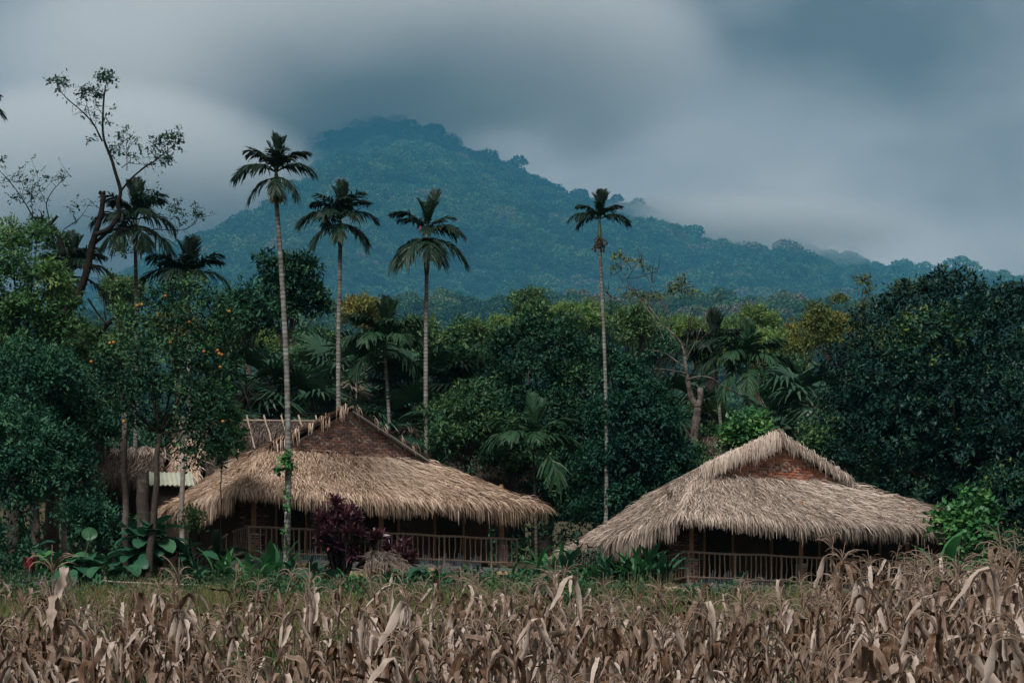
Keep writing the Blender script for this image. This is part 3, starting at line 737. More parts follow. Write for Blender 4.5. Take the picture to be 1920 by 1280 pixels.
# small shed with pale corrugated roof
Yc = 87.5
root = empty('garden_shed', (at(318, 0, Yc)[0], Yc, gz(at(318, 0, Yc)[0], Yc)), R(8), 'small shed with pale green corrugated roof beside the orange tree trunk', 'shed')
zt = at(0, 884, Yc + .6)[2] - root.location.z; zl = at(0, 910, Yc)[2] - root.location.z
n = 41; xs = np.linspace(-.85, .75, n)
top = np.stack([xs, np.full(n, .75), zt + .022 * np.sin(np.arange(n) * np.pi / 2)], 1); low = np.stack([xs + .1, np.full(n, -.15), zl + .022 * np.sin(np.arange(n) * np.pi / 2)], 1)
mb = MB(); i = np.arange(n - 1); q = np.stack([i, i + 1, n + i + 1, n + i], 1); V = np.vstack([top, low])
mb.add(np.vstack([V, V - np.array([0, 0, .015])]), np.vstack([q, q[:, ::-1] + 2 * n])); mb.build('corrugated_roof', M['metal_green'], root)
mb = MB(); mb.box((0, .5, zl / 2), (1.3, .7, zl - .05)); mb.build('wall', M['wood_dark'], root)
# a hip of newer pale thatch beside the shed
back_hut('thatched_lean_to', 318, 372, 822, 890, 88.6, 2.4, 'bright pale thatched lean-to above the green corrugated roof', M['thatch'], 230, .75)
# ------------------------------------------------------------------ palms
def frond_mesh(seed, el0, bend, length=1.7, n=30, leaf=.52, w=.024, hang=.35, mat=None, dead=0.0, tone=.5, vee=0.0):
    """A feather frond: +X outwards, starting at elevation el0 (degrees) and bending down by 'bend' degrees."""
    rng = np.random.default_rng(seed); mb = MB()
    m = 14; k = np.linspace(0, 1, m); el = np.radians(el0 - bend * k ** 1.3)
    dx = np.cos(el) * length / m; dz = np.sin(el) * length / m
    R_ = np.stack([np.cumsum(dx), .05 * np.sin(k * 2 + seed), np.cumsum(dz)], 1); R_[0] = 0
    mb.tube(R_, np.linspace(.026, .006, m), 4, tone=tone + .15)
    d = unit(np.gradient(R_, axis=0))
    t = np.linspace(.10, .99, n)
    ctr = np.stack([np.interp(t, k, R_[:, i]) for i in range(3)], 1); dirv = unit(np.stack([np.interp(t, k, d[:, i]) for i in range(3)], 1))
    up = unit(np.cross(np.cross(dirv, np.array([0, 0, 1.])) + 1e-6, dirv)); up = np.where(up[:, 2:3] < 0, -up, up)
    lat = unit(np.cross(dirv, up))
    for s in (-1, 1):
        Ls = np.where(rng.random(n) < .10, .45, 1) * leaf * (np.sin(np.clip(t * .92 + .10, 0, 1) * np.pi) ** .55) * rng.uniform(.8, 1.1, n)
        fw = .55 + .75 * t + rng.normal(0, .16, n) + vee
        D = unit(dirv * fw[:, None] + lat * s + up * (rng.uniform(.05, .55, n) + vee * .5)[:, None] + rng.normal(0, .12, (n, 3)))
        kk = np.array([0, .4, .75, 1.0])
        P = ctr[:, None] + D[:, None] * (Ls[:, None] * kk)[:, :, None]
        P[:, :, 2] -= (Ls * hang * rng.uniform(.6, 1.5, n))[:, None] * (kk ** 2)[None]
        S = unit(np.cross(D, np.cross(dirv, D)) * 0 + np.cross(D, up) + rng.normal(0, .3, (n, 3)))
        S = unit(S - D * np.sum(S * D, 1, keepdims=True))
        tn = np.clip(rng.normal(tone, .16, n) + dead, 0, 1)
        mb.ribbons(P, S[:, None] * (w * rng.uniform(.8, 1.25, n)[:, None] * np.array([.6, 1, .9, .25]))[:, :, None], tn)
    return mb.mesh('frond', mat)

def fan_mesh(seed, petiole=1.2, el=50, rad=1.05, n=40, mat=None, droop=.35):
    rng = np.random.default_rng(seed); mb = MB()
    e = R(el); k = np.linspace(0, 1, 6)
    P = np.stack([np.cos(e) * petiole * k, 0 * k, np.sin(e) * petiole * k - .18 * petiole * k ** 2], 1)
    mb.tube(P, np.linspace(.03, .016, 6), 4, tone=.7)
    c = P[-1]; fwd = unit(P[-1] - P[-2]); lat = np.array([0, 1., 0]); nrm = unit(np.cross(fwd, lat)); nrm = -nrm if nrm[2] < 0 else nrm
    a = np.linspace(-R(125), R(125), n)
    D = unit(np.cos(a)[:, None] * fwd + np.sin(a)[:, None] * lat + nrm * (.18 + .10 * ((np.arange(n) % 2) * 2 - 1))[:, None])
    Ls = rad * rng.uniform(.88, 1.08, n) * (.82 + .18 * np.cos(a * .7)); kk = np.array([0, .35, .65, .85, 1.0])
    Q = c + D[:, None] * (Ls[:, None] * kk)[:, :, None]
    Q[:, :, 2] -= (Ls * droop * rng.uniform(.7, 1.5, n))[:, None] * (np.clip(kk - .4, 0, 1) ** 1.6 * 2.2)[None]
    S = unit(np.cross(D, nrm)); wd = np.array([.008, .034, .040, .022, .004])
    S = S[:, None] * wd[None, :, None] * rad
    S = S + nrm * (((np.arange(n) % 2) * 2 - 1) * .012)[:, None, None] * np.array([0, 1, 1, .6, 0])[None, :, None]
    mb.ribbons(Q, S, np.clip(rng.normal(.5, .14, n), 0, 1))
    return mb.mesh('fan_leaf', mat)

FR = {}
for mk in ('frond', 'frond_light'):
    FR[mk] = {
        'up': [frond_mesh(10 + i, 84, 24, 1.45, 46, .50, w=.017, hang=.16, mat=M[mk], tone=.42, vee=.9) for i in range(2)],
        'mid': [frond_mesh(20 + i, 62, 78, 1.55, 46, .52, hang=.45, mat=M[mk], tone=.48) for i in range(3)],
        'out': [frond_mesh(30 + i, 30, 88, 1.55, 46, .52, hang=.6, mat=M[mk], tone=.5) for i in range(3)],
        'down': [frond_mesh(40 + i, -12, 70, 1.5, 44, .50, hang=.7, mat=M[mk], tone=.55) for i in range(3)],
        'dead': [frond_mesh(50 + i, -55, 28, 1.3, 24, .42, hang=.6, mat=M[mk], tone=.97) for i in range(2)]}
FANS = [fan_mesh(60 + i, 1.2, 50, 1.05, mat=M['fan'], droop=.2 + .15 * i) for i in range(3)]

def palm_trunk(root, top, base_r, top_r, rng, mat, bow=.12, ring=.13):
    """Ringed trunk from the root's origin to the local point top."""
    top = np.array(top, float); H = np.linalg.norm(top); n = int(H / ring)
    k = np.linspace(0, 1, n * 2)
    P = top[None] * k[:, None]; P[:, 0] += bow * np.sin(k * np.pi) * rng.uniform(-1, 1); P[:, 1] += bow * np.sin(k * np.pi) * rng.uniform(-1, 1)
    r = base_r + (top_r - base_r) * k ** .7; r = r * (1 + .10 * (np.arange(n * 2) % 2)); r[:6] *= np.linspace(1.35, 1.05, 6)
    tn = np.where(np.arange(n * 2) % 2, .62, .30) + rng.normal(0, .08, n * 2) - .25 * k ** 3
    mb = MB(); mb.tube(P, r, 8, tone=np.clip(tn, 0, .85))
    return mb.build('trunk', mat, root, smooth=True)

def areca(px_top, py_top, px_base, Y, label, spec, seed, size=1.0, mk='frond', fruit=False, base_r=.115, shaft=.85, group='areca palms', z_base=None, extra=None, lean=0.0, bark='palm_bark'):
    """Areca palm whose crownshaft starts at the photograph point (px_top, py_top)."""
    rng = np.random.default_rng(seed)
    xb = at(px_base, 0, Y)[0]; zb = gz(xb, Y) - .1
    root = empty('areca_palm', (xb, Y, zb), 0, label, 'palm tree', group)
    T = at(px_top, py_top, Y) - np.array([xb, Y, zb])
    palm_trunk(root, T, base_r, base_r * .62, rng, M[bark], bow=.22)
    sh = MB(); L = shaft * size; c = T + np.array([lean * L, 0, L])
    k = np.linspace(0, 1, 6)[:, None]
    sh.tube(T + (c - T) * k, base_r * np.array([.70, .98, .92, .75, .55, .30]), 8, tone=np.linspace(.2, .9, 6)); sh.build('crownshaft', M['palm_shaft'], root, smooth=True)
    if group == 'areca palms': spec = spec + [('up', 20, .85), ('up', 160, .85), ('up', 300, .75), ('mid', 185, .85), ('mid', 0, .85)]
    for (kind, az, sc_) in spec:
        o = bpy.data.objects.new('frond', FR[mk][kind][rng.integers(len(FR[mk][kind]))])
        o.location = tuple(c - np.array([0, 0, .12 * size if kind in ('out', 'mid') else (.3 * size if kind in ('down', 'dead') else 0)]))
        o.rotation_euler = (rng.normal(0, .10), rng.normal(0, .06), R(az) + rng.normal(0, .10)); o.scale = (sc_ * size,) * 3
        link(o, root)
    if fruit:
        fb = MB(); n = 90; p = T + np.array([0, 0, -.06]) + rdir(rng, n) * rng.uniform(.05, .30, (n, 1)) * np.array([1, 1, 1.1])
        for q in p: fb.box(q, (.05, .05, .06), rng.uniform(0, 3), tone=rng.random())
        for q in p[:26]: fb.tube([T + np.array([0, 0, .02]), (T + q) / 2 + np.array([0, 0, .08]), q], .008, 4, tone=.5)
        fb.build('fruit_bunch', M['fruit_dark'], root)
    if extra: extra(root, T, c, rng)
    return root

# az: 0 = to the right of the picture, 180 = left, 270 = towards the camera
def dead_fan(root, T, c, rng):
    for a in (262, 300):
        o = bpy.data.objects.new('withered_frond', FR['frond']['dead'][0]); o.location = tuple(c - np.array([0, 0, .25])); o.rotation_euler = (0, 0, R(a)); o.scale = (.68,) * 3; link(o, root)
def pink_tag(root, T, c, rng):
    mb = MB(); mb.box(c + np.array([-.22, -.35, .0]), (.05, .02, .14), .4, tone=.5); mb.build('pink_ribbon', M['pink'], root)
def torn_sheath(root, T, c, rng):
    mb = MB(); n = 14; p = np.tile(T + np.array([.02, -.06, .05]), (n, 1)) + rng.normal(0, .04, (n, 3)); kk = np.linspace(0, 1, 5)
    D = np.array([.38, -.1, -1.0]) + rng.normal(0, .08, (n, 3)); L = rng.uniform(1.2, 2.4, n)
    P_ = p[:, None] + D[:, None] * (L[:, None] * kk)[:, :, None]
    mb.ribbons(P_, np.tile(np.array([.022, 0, .004]), (n, 5, 1)), rng.random(n)); mb.build('hanging_dead_frond', M['frond_dead'], root)

FULL = [('up', 95, 1), ('up', 60, .9), ('up', 250, .85), ('mid', 30, 1), ('mid', 150, 1), ('mid', 215, 1), ('mid', 285, .9), ('mid', 340, 1), ('mid', 95, .9),
        ('out', 5, 1), ('out', 175, 1.1), ('out', 240, .95), ('out', 300, .95), ('out', 120, .9)]
areca(518, 376, 536, 76.3, 'tallest areca palm, trunk standing before the brown bungalow roof',
      [('up', 120, 1.0), ('up', 75, .85), ('up', 200, .7), ('mid', 15, 1), ('mid', 165, 1.05), ('mid', 120, .95), ('mid', 60, .8), ('mid', 260, .8), ('mid', 300, .9), ('out', 180, 1.12), ('out', 200, 1.05), ('out', 345, 1.0), ('out', 10, .9), ('down', 330, .95), ('down', 195, .9), ('down', 270, .8)],
      101, .86, extra=dead_fan, shaft=1.1, base_r=.105)
areca(638, 462, 647, 95, 'areca palm rising behind the brown bungalow just left of its gable peak', FULL + [('out', 185, 1.15), ('down', 200, 1.0), ('down', 335, 1.05), ('down', 270, .9), ('down', 10, .9)], 102, 1.03, base_r=.115, shaft=1.1)
areca(800, 515, 807, 94, 'droopy areca palm with a pink ribbon in its crown, third tall palm', [('up', 75, 1.15), ('up', 110, .8), ('mid', 165, 1.15), ('mid', 190, 1.0), ('mid', 40, .7), ('out', 10, .8), ('out', 345, 1), ('down', 200, 1.2), ('down', 215, 1.3), ('down', 250, 1.3), ('down', 280, 1.25), ('down', 310, 1.2), ('down', 335, 1.25), ('down', 180, 1.1), ('out', 330, 1.0), ('out', 265, .8)], 103, 1.02, base_r=.11, shaft=1.6, extra=pink_tag)
areca(1124, 455, 1134, 93.0, 'lone slender areca palm with a dark fruit bunch before the mountain', [('up', 80, 1), ('up', 110, .9), ('up', 260, .8), ('mid', 30, .9), ('mid', 150, .95), ('mid', 60, .8), ('mid', 120, .85), ('mid', 270, .8), ('out', 180, 1), ('out', 5, 1), ('out', 160, .8), ('out', 345, .9), ('out', 215, .8)], 104, .82, base_r=.085, fruit=True, shaft=1.15)
areca(254, 462, 247, 94, 'areca palm beside the bare pruned tree, crown touching its branches', FULL + [('down', 190, 1.1), ('down', 340, 1.25), ('down', 300, 1.1), ('down', 230, 1.1)], 105, 1.1, base_r=.105, shaft=1.0)
areca(134, 545, 129, 93, 'areca palm with hanging fronds in front of the bare pruned tree', FULL + [('down', 0, 1.0), ('down', 240, 1.2), ('down', 290, 1.2), ('down', 190, 1)], 106, 1.05, base_r=.10, shaft=.8)
areca(352, 560, 352, 93, 'areca palm crown rising just above the orange tree', FULL + [('mid', 190, 1.1)], 107, 1.1, shaft=.8)
areca(722, 672, 727, 97, 'short leafy areca palm between two tall palm trunks', FULL + [('down', 200, 1), ('down', 330, 1), ('out', 25, 1), ('out', 200, 1)], 108, 1.25, 'frond_light', base_r=.10, shaft=.6)
areca(1000, 850, 1006, 90.5, 'low areca palm with broad arching fronds over the end of the brown roof', [('up', 100, 1.1), ('up', 70, 1.0), ('mid', 150, 1.25), ('mid', 30, 1.2), ('mid', 260, 1), ('out', 180, 1.2), ('out', 195, 1.1), ('out', 350, 1.1), ('out', 280, 1.0), ('down', 315, 1.35), ('out', 235, 1.1), ('mid', 110, 1.1), ('out', 20, 1.0)], 109, 1.1, 'frond_light', base_r=.06, shaft=.45, bark='bark')
areca(1342, 690, 1352, 108, 'dark areca palm to the left of a twin above the grey bungalow', FULL + [('out', 200, 1), ('down', 200, .9)], 110, 1.25, base_r=.10, shaft=.7)
areca(1402, 712, 1409, 103, 'areca palm with a torn brown sheath hanging from its crown', FULL + [('down', 210, 1.2), ('down', 330, 1.0), ('down', 270, 1), ('out', 5, 1.2)], 111, 1.25, 'frond_light', base_r=.095, shaft=.7, extra=torn_sheath)
areca(1965, 640, 1965, 92, 'palm at the picture edge beside the big dark tree', FULL + [('out', 185, 1.2), ('down', 190, 1.2)], 112, 1.4, shaft=.9)
areca(-84, 262, -84, 90, 'palm mostly beyond the edge, frond tips showing in the sky', FULL, 113, 1.25, shaft=.9)
areca(405, 1065, 405, 78.0, 'young green areca palm at the veranda corner of the brown bungalow', [('up', 100, .75), ('up', 60, .7), ('mid', 150, .8), ('mid', 30, .85), ('mid', 190, .6), ('mid', 340, .7), ('up', 130, .7), ('mid', 260, .6)], 114, .95, 'frond_light', base_r=.05, shaft=.25, group='young palms')

def fan_palm(px, py, Y, label, n, seed, size=1.0, trunk_r=.13, low=True):
    rng = np.random.default_rng(seed); xb = at(px, 0, Y)[0]; zb = gz(xb, Y) - .1
    root = empty('fan_palm', (xb, Y, zb), 0, label, 'palm tree', 'fan palms behind the bungalows')
    T = at(px, py, Y) - np.array([xb, Y, zb])
    palm_trunk(root, T, trunk_r, trunk_r * .9, rng, M['bark'], ring=.2)
    for i in range(n):
        o = bpy.data.objects.new('fan_leaf', FANS[rng.integers(3)])
        el = 50 - 95 * (i / n) ** 1.2
        o.location = tuple(T + np.array([0, 0, -.25 * i / n])); o.rotation_euler = (rng.normal(0, .15), -R(el - 42), i * 2.39996 + rng.normal(0, .2)); o.scale = (size * rng.uniform(.85, 1.1),) * 3
        link(o, root)
    if low:
        mb = MB(); m = 40; p = T + rng.normal(0, .12, (m, 3)); D = unit(rng.normal(0, 1, (m, 3)) * np.array([1, 1, 0]) + np.array([0, 0, -.9])); L = rng.uniform(.5, 1.2, m) * size; kk = np.array([0, .4, .8, 1])
        P_ = p[:, None] + D[:, None] * (L[:, None] * kk)[:, :, None]; P_[:, :, 2] -= (kk ** 2)[None] * .2
        mb.ribbons(P_, unit(np.cross(D, rdir(rng, m)))[:, None] * (.03 * np.array([.5, 1, .8, .3]))[None, :, None], rng.random(m)); mb.build('withered_skirt', M['frond_dead'], root)
    return root
fan_palm(462, 735, 97, 'fan palm with pale upright fans between the orange tree and tallest palm trunk', 16, 201, 1.35)
fan_palm(548, 770, 98, 'low fan palm spreading right of the tallest palm trunk above the thatch', 14, 202, 1.35, low=True)
fan_palm(662, 715, 101, 'fan palm whose leaves spread behind the second tall palm trunk', 16, 203, 1.4)
fan_palm(812, 735, 99, 'dark fan palm with broad fans behind the third tall palm trunk', 18, 204, 1.4)
fan_palm(765, 800, 98, 'low dark fan palm behind the gable end of the brown bungalow', 12, 205, 1.2)
fan_palm(1262, 775, 104, 'fan palm half hidden behind the forked bare trunk', 14, 206, 1.3)
fan_palm(1528, 765, 97, 'pale fan palm at the flank of the big dark tree', 15, 207, 1.4)
fan_palm(1460, 800, 100, 'fan palm in shade above the grey bungalow roof', 10, 208, 1.1)
fan_palm(40, 690, 90, 'fan palm in shade under the pale leafy tree', 12, 209, 1.1)
# ------------------------------------------------------------------ broadleaf trees
def crown(mb, lobes, n, L, W, rng, tone=.5, droop=.15, clump=12, spread=.22, shell=.16, tone_sd=.18):
    """n leaves in twig clumps near the skin of many lobes (x, y, z, rx, ry, rz)."""
    lobes = np.asarray(lobes, float); area = lobes[:, 3] * lobes[:, 4]; pr = area / area.sum()
    nt = n // clump
    idx = rng.choice(len(lobes), nt, p=pr); d = rdir(rng, nt)
    d[:, 2] = np.where((d[:, 2] < -.35) & (rng.random(nt) < .7), -d[:, 2], d[:, 2])
    r = np.where(rng.random(nt) < .24, rng.uniform(.35, .8, nt), 1 - np.abs(rng.normal(0, shell, nt)))
    c = lobes[idx, :3] + d * lobes[idx, 3:6] * r[:, None]
    # drop twigs buried deep inside another lobe
    q = (c[:, None, :] - lobes[None, :, :3]) / lobes[None, :, 3:6]; dep = (q ** 2).sum(-1); dep[np.arange(nt), idx] = 9
    keep = (dep.min(1) > .45) | (r < .8); c = c[keep]; d = d[keep]; idx = idx[keep]; nt = len(c)
    # holes where the foliage thins out
    hole = vnoise(c[:, 0] * 1.1 + 3.1 * c[:, 1], c[:, 2] * 1.1 + .7 * c[:, 1], 41); keep = (hole > .24) | (rng.random(nt) < .3)
    c = c[keep]; d = d[keep]; idx = idx[keep]; nt = len(c)
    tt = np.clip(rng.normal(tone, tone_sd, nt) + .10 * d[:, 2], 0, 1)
    lt = rng.normal(0, .15, len(lobes))[idx]
    # each clump is a spray of leaves along a twig
    tw = unit(d + rdir(rng, nt) * .75 + np.array([0, 0, -droop]))
    u = rng.random((nt, clump, 1)); m = nt * clump
    P = (c[:, None] + tw[:, None] * (u - .35) * spread * 3.2 + rng.normal(0, spread * .38, (nt, clump, 3)) - np.array([0, 0, 1.]) * spread * .5 * u ** 2).reshape(-1, 3)
    dd = np.repeat(d, clump, 0)
    D = unit(np.repeat(tw, clump, 0) * .55 + rdir(rng, m) * .9 + np.array([0, 0, -droop]))
    up = unit(np.array([0, 0, 1.0]) + dd * .5 + rdir(rng, m) * .5)
    S = unit(np.cross(D, up))
    sz = np.repeat(rng.uniform(.7, 1.25, nt), clump)
    mb.leaves(P, D, S, L * sz * rng.uniform(.55, 1.25, m), W * sz * rng.uniform(.6, 1.2, m), np.clip(np.repeat(tt + lt, clump) + rng.normal(0, .09, m) + .12 * (u.ravel() - .5), 0, 1), fold=.10)

def lobes_of(c, rad, n, lr, rng, flat=.8, lower=-.35):
    out = []
    while len(out) < n:
        d = rng.normal(size=3); d /= np.linalg.norm(d)
        if d[2] < lower: continue
        k = rng.uniform(.45, .86); r = lr * rng.uniform(.6, 1.25)
        out.append([c[0] + d[0] * rad[0] * k, c[1] + d[1] * rad[1] * k, c[2] + d[2] * rad[2] * k, r, r, r * flat])
    return out

def limbs(mb, base, lobes, rng, r0, fork=.35, n=None, tone=.40):
    """Trunk to a fork and limbs out to lobes."""
    base = np.array(base, float); lob = np.array(lobes)[:, :3]; ctr = lob.mean(0); zf = base[2] + (np.quantile(lob[:, 2], .3) - base[2]) * .8
    fk = np.array([base[0] + (ctr[0] - base[0]) * .5, base[1] + (ctr[1] - base[1]) * .5, max(zf, base[2] + .6)])
    k = np.linspace(0, 1, 8)[:, None]; P = base + (fk - base) * k; P[1:-1] += rng.normal(0, .04, (6, 3))
    mb.tube(P, r0 * np.linspace(1.25, .72, 8), 8, tone=tone)
    sel = rng.permutation(len(lob))[:(n or len(lob))]
    for i in sel:
        e = lob[i]; mid = fk + (e - fk) * .5 + np.array([0, 0, -.08 * np.linalg.norm(e - fk)]) + rng.normal(0, .12, 3)
        kk = np.linspace(0, 1, 7)[:, None]; Q = (1 - kk) ** 2 * fk + 2 * kk * (1 - kk) * mid + kk ** 2 * e
        mb.tube(Q, np.linspace(r0 * .45, r0 * .06, 7), 5, tone=tone)

def tree(name, px, py_top, w_px, h_px, Y, label, mat, n, L, W, seed, nl=22, lr=.34, tone=.5, bark='bark', trunk_r=.16, depth=1.0, cat='tree', group=None, droop=.15, flat=.8, lower=-.35, base_px=None, clump=13, shell=.16, lobes=None, spread=None, z_base=None):
    """A tree whose crown fills w_px x h_px photograph pixels below py_top at distance Y."""
    rng = np.random.default_rng(seed)
    s = Y / F_PX; bx = at(base_px if base_px is not None else px, 0, Y)[0]; bz = (gz(bx, Y) if z_base is None else z_base) - .1
    root = empty(name, (bx, Y, bz), 0, label, cat, group)
    cx = at(px, 0, Y)[0] - bx; ztop = at(0, py_top, Y)[2] - bz
    rx, rz_ = w_px * s / 2, h_px * s / 2; c = (cx, 0, ztop - rz_)
    if lobes is None:
        lo = lobes_of(c, (rx, rx * depth, rz_), nl, lr * min(rx, rz_ * 1.3) * 1.0 + .12, rng, flat, lower)
        lo += [[c[0], c[1], c[2], rx * .55, rx * .55 * depth, rz_ * .6]]
    else:
        lo = [[(at(a, 0, Y)[0] - bx), dy, at(0, b, Y)[2] - bz, r * s, r * s * .9, r * s * flat] for (a, b, r, dy) in lobes]
    tm = MB(); limbs(tm, (0, 0, 0), lo, rng, trunk_r, n=min(len(lo), 12)); tm.build('trunk', M[bark], root, smooth=True)
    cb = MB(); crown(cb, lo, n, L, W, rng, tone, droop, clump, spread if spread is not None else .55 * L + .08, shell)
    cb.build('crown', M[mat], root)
    return root

# --- the big dark glossy tree
big = [(1600, 690, 62, 0), (1660, 620, 66, 0), (1720, 580, 62, 0), (1790, 555, 60, 0), (1850, 570, 58, 0), (1900, 600, 60, .6), (1590, 780, 62, -.5), (1660, 720, 80, -1.0), (1740, 660, 85, -1.2), (1820, 640, 85, -1.2), (1890, 690, 75, -1.0),
       (1620, 850, 70, -.4), (1690, 810, 85, -1.5), (1770, 760, 90, -1.8), (1850, 770, 90, -1.7), (1930, 780, 80, -1), (1700, 900, 75, -1.0), (1790, 860, 85, -1.7), (1880, 870, 85, -1.6), (1940, 900, 80, -1), (1780, 950, 70, -1.0), (1870, 960, 80, -1.2), (1650, 930, 60, .3), (1930, 980, 70, -1), (1985, 700, 80, 0), (1980, 850, 90, 0), (1680, 770, 90, 1), (1800, 720, 100, 1.2), (1820, 880, 100, 1)]
tree('broadleaf_tree', 1750, 515, 400, 480, 89, 'huge dark glossy-leaved tree towering beside the grey bungalow', 'leaf_gloss', 95000, .18, .10, 301, lobes=big, trunk_r=.35, base_px=1800, tone=.42, shell=.10, clump=12, spread=.17)
# --- the dark mass in the middle
mid_a = [(1000, 620, 34, 0), (1010, 590, 22, 0), (1055, 612, 26, 0), (960, 650, 40, 0), (1050, 660, 50, -.4), (1000, 700, 55, -.6), (930, 710, 40, 0), (1080, 720, 50, -.3), (1100, 660, 34, .3), (960, 770, 55, -.4), (1030, 780, 60, -.7), (1090, 800, 50, -.4), (1000, 850, 60, -.5), (1070, 880, 55, -.6), (940, 840, 45, .2), (1030, 940, 55, -.3), (1100, 930, 50, -.2), (1010, 575, 9, 0), (1078, 600, 10, 0)]
tree('evergreen_tree', 1020, 570, 200, 400, 97, 'tall dark evergreen with pointed tips between the two bungalows', 'leaf_dark', 52000, .18, .085, 302, lobes=mid_a, trunk_r=.28, tone=.44, clump=13, shell=.15)
mid_b = [(1160, 700, 38, 0), (1200, 740, 46, 0), (1150, 780, 50, -.4), (1220, 800, 50, -.3), (1255, 850, 45, .2), (1180, 860, 60, -.5), (1130, 870, 50, -.4), (1240, 900, 40, 0), (1170, 940, 55, -.3), (1120, 960, 45, 0), (1140, 665, 20, 0), (1195, 695, 20, 0), (1245, 770, 30, 0), (1150, 1000, 40, 0)]
tree('evergreen_tree', 1180, 640, 180, 340, 94, 'dark bushy evergreen overhanging the low eave of the grey bungalow', 'leaf_teal', 44000, .17, .08, 303, lobes=mid_b, trunk_r=.24, tone=.42, clump=13, shell=.15)
tree('broadleaf_tree', 890, 650, 150, 200, 99, 'olive broadleaf tree with yellowing leaves right of the third palm', 'leaf_mid', 11000, .26, .12, 304, tone=.55)
tree('broadleaf_tree', 880, 735, 170, 190, 94, 'dark leafy tree behind the ridge end of the brown bungalow', 'leaf_mid', 15000, .20, .085, 305, tone=.5)
# --- left centre
t540 = [(505, 500, 24, 0), (540, 515, 30, 0), (570, 505, 24, 0), (520, 540, 28, 0), (565, 545, 32, 0), (540, 580, 30, 0), (590, 560, 22, 0), (600, 575, 14, 0), (500, 570, 18, .2), (555, 495, 18, 0)]
tree('broadleaf_tree', 540, 478, 130, 130, 112, 'small dark tree standing against the misty slope between first two palms', 'leaf_dark', 9000, .27, .11, 306, lobes=t540, base_px=520, trunk_r=.17, tone=.45, shell=.2)
tree('broadleaf_tree', 470, 535, 110, 120, 108, 'dark rounded tree behind the upright fan palm', 'leaf_teal', 7000, .26, .11, 307, tone=.5)
tree('broadleaf_tree', 585, 620, 140, 200, 106, 'dark green tree filling the gap right of the tallest palm trunk', 'leaf_mid', 13000, .22, .095, 308, tone=.42)
tree('broadleaf_tree', 620, 690, 150, 150, 112, 'sunny yellow-green bush behind the gable peak', 'leaf_light', 8000, .24, .11, 309, tone=.5)
# --- orange tree
ot = [(235, 590, 22, 0), (310, 560, 38, 0), (350, 545, 34, .2), (400, 570, 34, 0), (430, 590, 20, 0), (270, 620, 40, 0), (340, 610, 44, -.5), (410, 630, 44, -.2), (230, 660, 40, 0), (300, 670, 50, -.6), (370, 680, 50, -.6), (420, 690, 34, 0), (210, 720, 36, .2), (270, 730, 44, -.4), (340, 740, 46, -.6), (400, 750, 40, -.3), (240, 780, 34, 0), (370, 800, 40, -.2), (300, 800, 34, .3), (410, 820, 28, 0), (350, 850, 28, 0), (190, 680, 24, 0)]
root = tree('orange_tree', 310, 540, 260, 320, 74.5, 'orange tree hung with ripe fruit left of the brown bungalow', 'leaf_dark', 20000, .15, .07, 310, lobes=ot, base_px=276, trunk_r=.10, bark='bark', tone=.52, clump=8, shell=.25)
rng = np.random.default_rng(77)
for (a, b) in [(266, 571), (257, 573), (310, 555), (430, 584), (382, 659), (408, 657), (411, 663), (416, 665), (413, 688), (206, 643), (213, 642), (171, 678), (355, 604), (320, 642), (418, 790), (232, 790)]:
    import bmesh
    bm = bmesh.new(); bmesh.ops.create_icosphere(bm, subdivisions=2, radius=.05)
    me = bpy.data.meshes.new('orange'); bm.to_mesh(me); bm.free(); me.materials.append(M['orange'])
    for p in me.polygons: p.use_smooth = True
    a_ = me.attributes.new('tone', 'FLOAT', 'POINT'); a_.data.foreach_set('value', np.full(len(me.vertices), rng.random(), np.float32))
    o = bpy.data.objects.new('orange', me); p = at(a, b, 73.3); o.location = tuple(p - np.array(root.location)); o.scale = (1, 1, .95); link(o, root)
# --- left side
lt = [(20, 450, 40, 0), (70, 445, 34, 0), (30, 520, 50, -.4), (90, 520, 38, -.2), (120, 570, 28, 0), (50, 590, 50, -.4), (100, 620, 34, 0), (0, 590, 50, 0), (20, 660, 46, 0), (75, 660, 34, .2), (130, 610, 20, 0)]
tree('broadleaf_tree', 50, 425, 160, 260, 86, 'fresh green leafy tree at the far left under the bare branches', 'leaf_light', 15000, .19, .095, 320, lobes=lt, base_px=20, trunk_r=.2, tone=.38, shell=.25)
tree('broadleaf_tree', 60, 640, 230, 190, 84, 'dark green broadleaf tree on the left behind the rounded bush', 'leaf_teal', 15000, .18, .085, 321, tone=.5)
tree('broadleaf_tree', 165, 690, 170, 210, 86, 'dim leafy tree above the small bamboo-railed hut', 'leaf_dark', 13000, .18, .085, 322, tone=.5)
tree('broadleaf_tree', 190, 600, 120, 130, 90, 'yellowish-green tree behind the orange tree', 'leaf_mid', 7000, .20, .10, 323, tone=.6)
lb = [(30, 820, 60, 0), (100, 840, 50, -.3), (140, 860, 40, 0), (60, 880, 60, -.5), (10, 890, 60, 0), (110, 910, 50, -.4), (150, 900, 34, 0), (30, 950, 50, 0), (160, 930, 26, 0), (5, 780, 40, .4), (60, 800, 40, .3)]
tree('rounded_shrub_tree', 70, 780, 220, 220, 79, 'rounded dark shrubby tree in front of thick trunks at far left', 'leaf_teal', 20000, .17, .075, 324, lobes=lb, base_px=60, trunk_r=.10, bark='bark_pale', tone=.5)
tree('shrub', 170, 930, 120, 110, 78, 'dark green shrub beside the bamboo veranda rail', 'leaf_teal', 7000, .15, .07, 325, tone=.5, trunk_r=.05, cat='shrub')
tree('broadleaf_tree', -10, 690, 150, 330, 88, 'tall dim tree at the left edge', 'leaf_dark', 11000, .2, .09, 326, tone=.42)
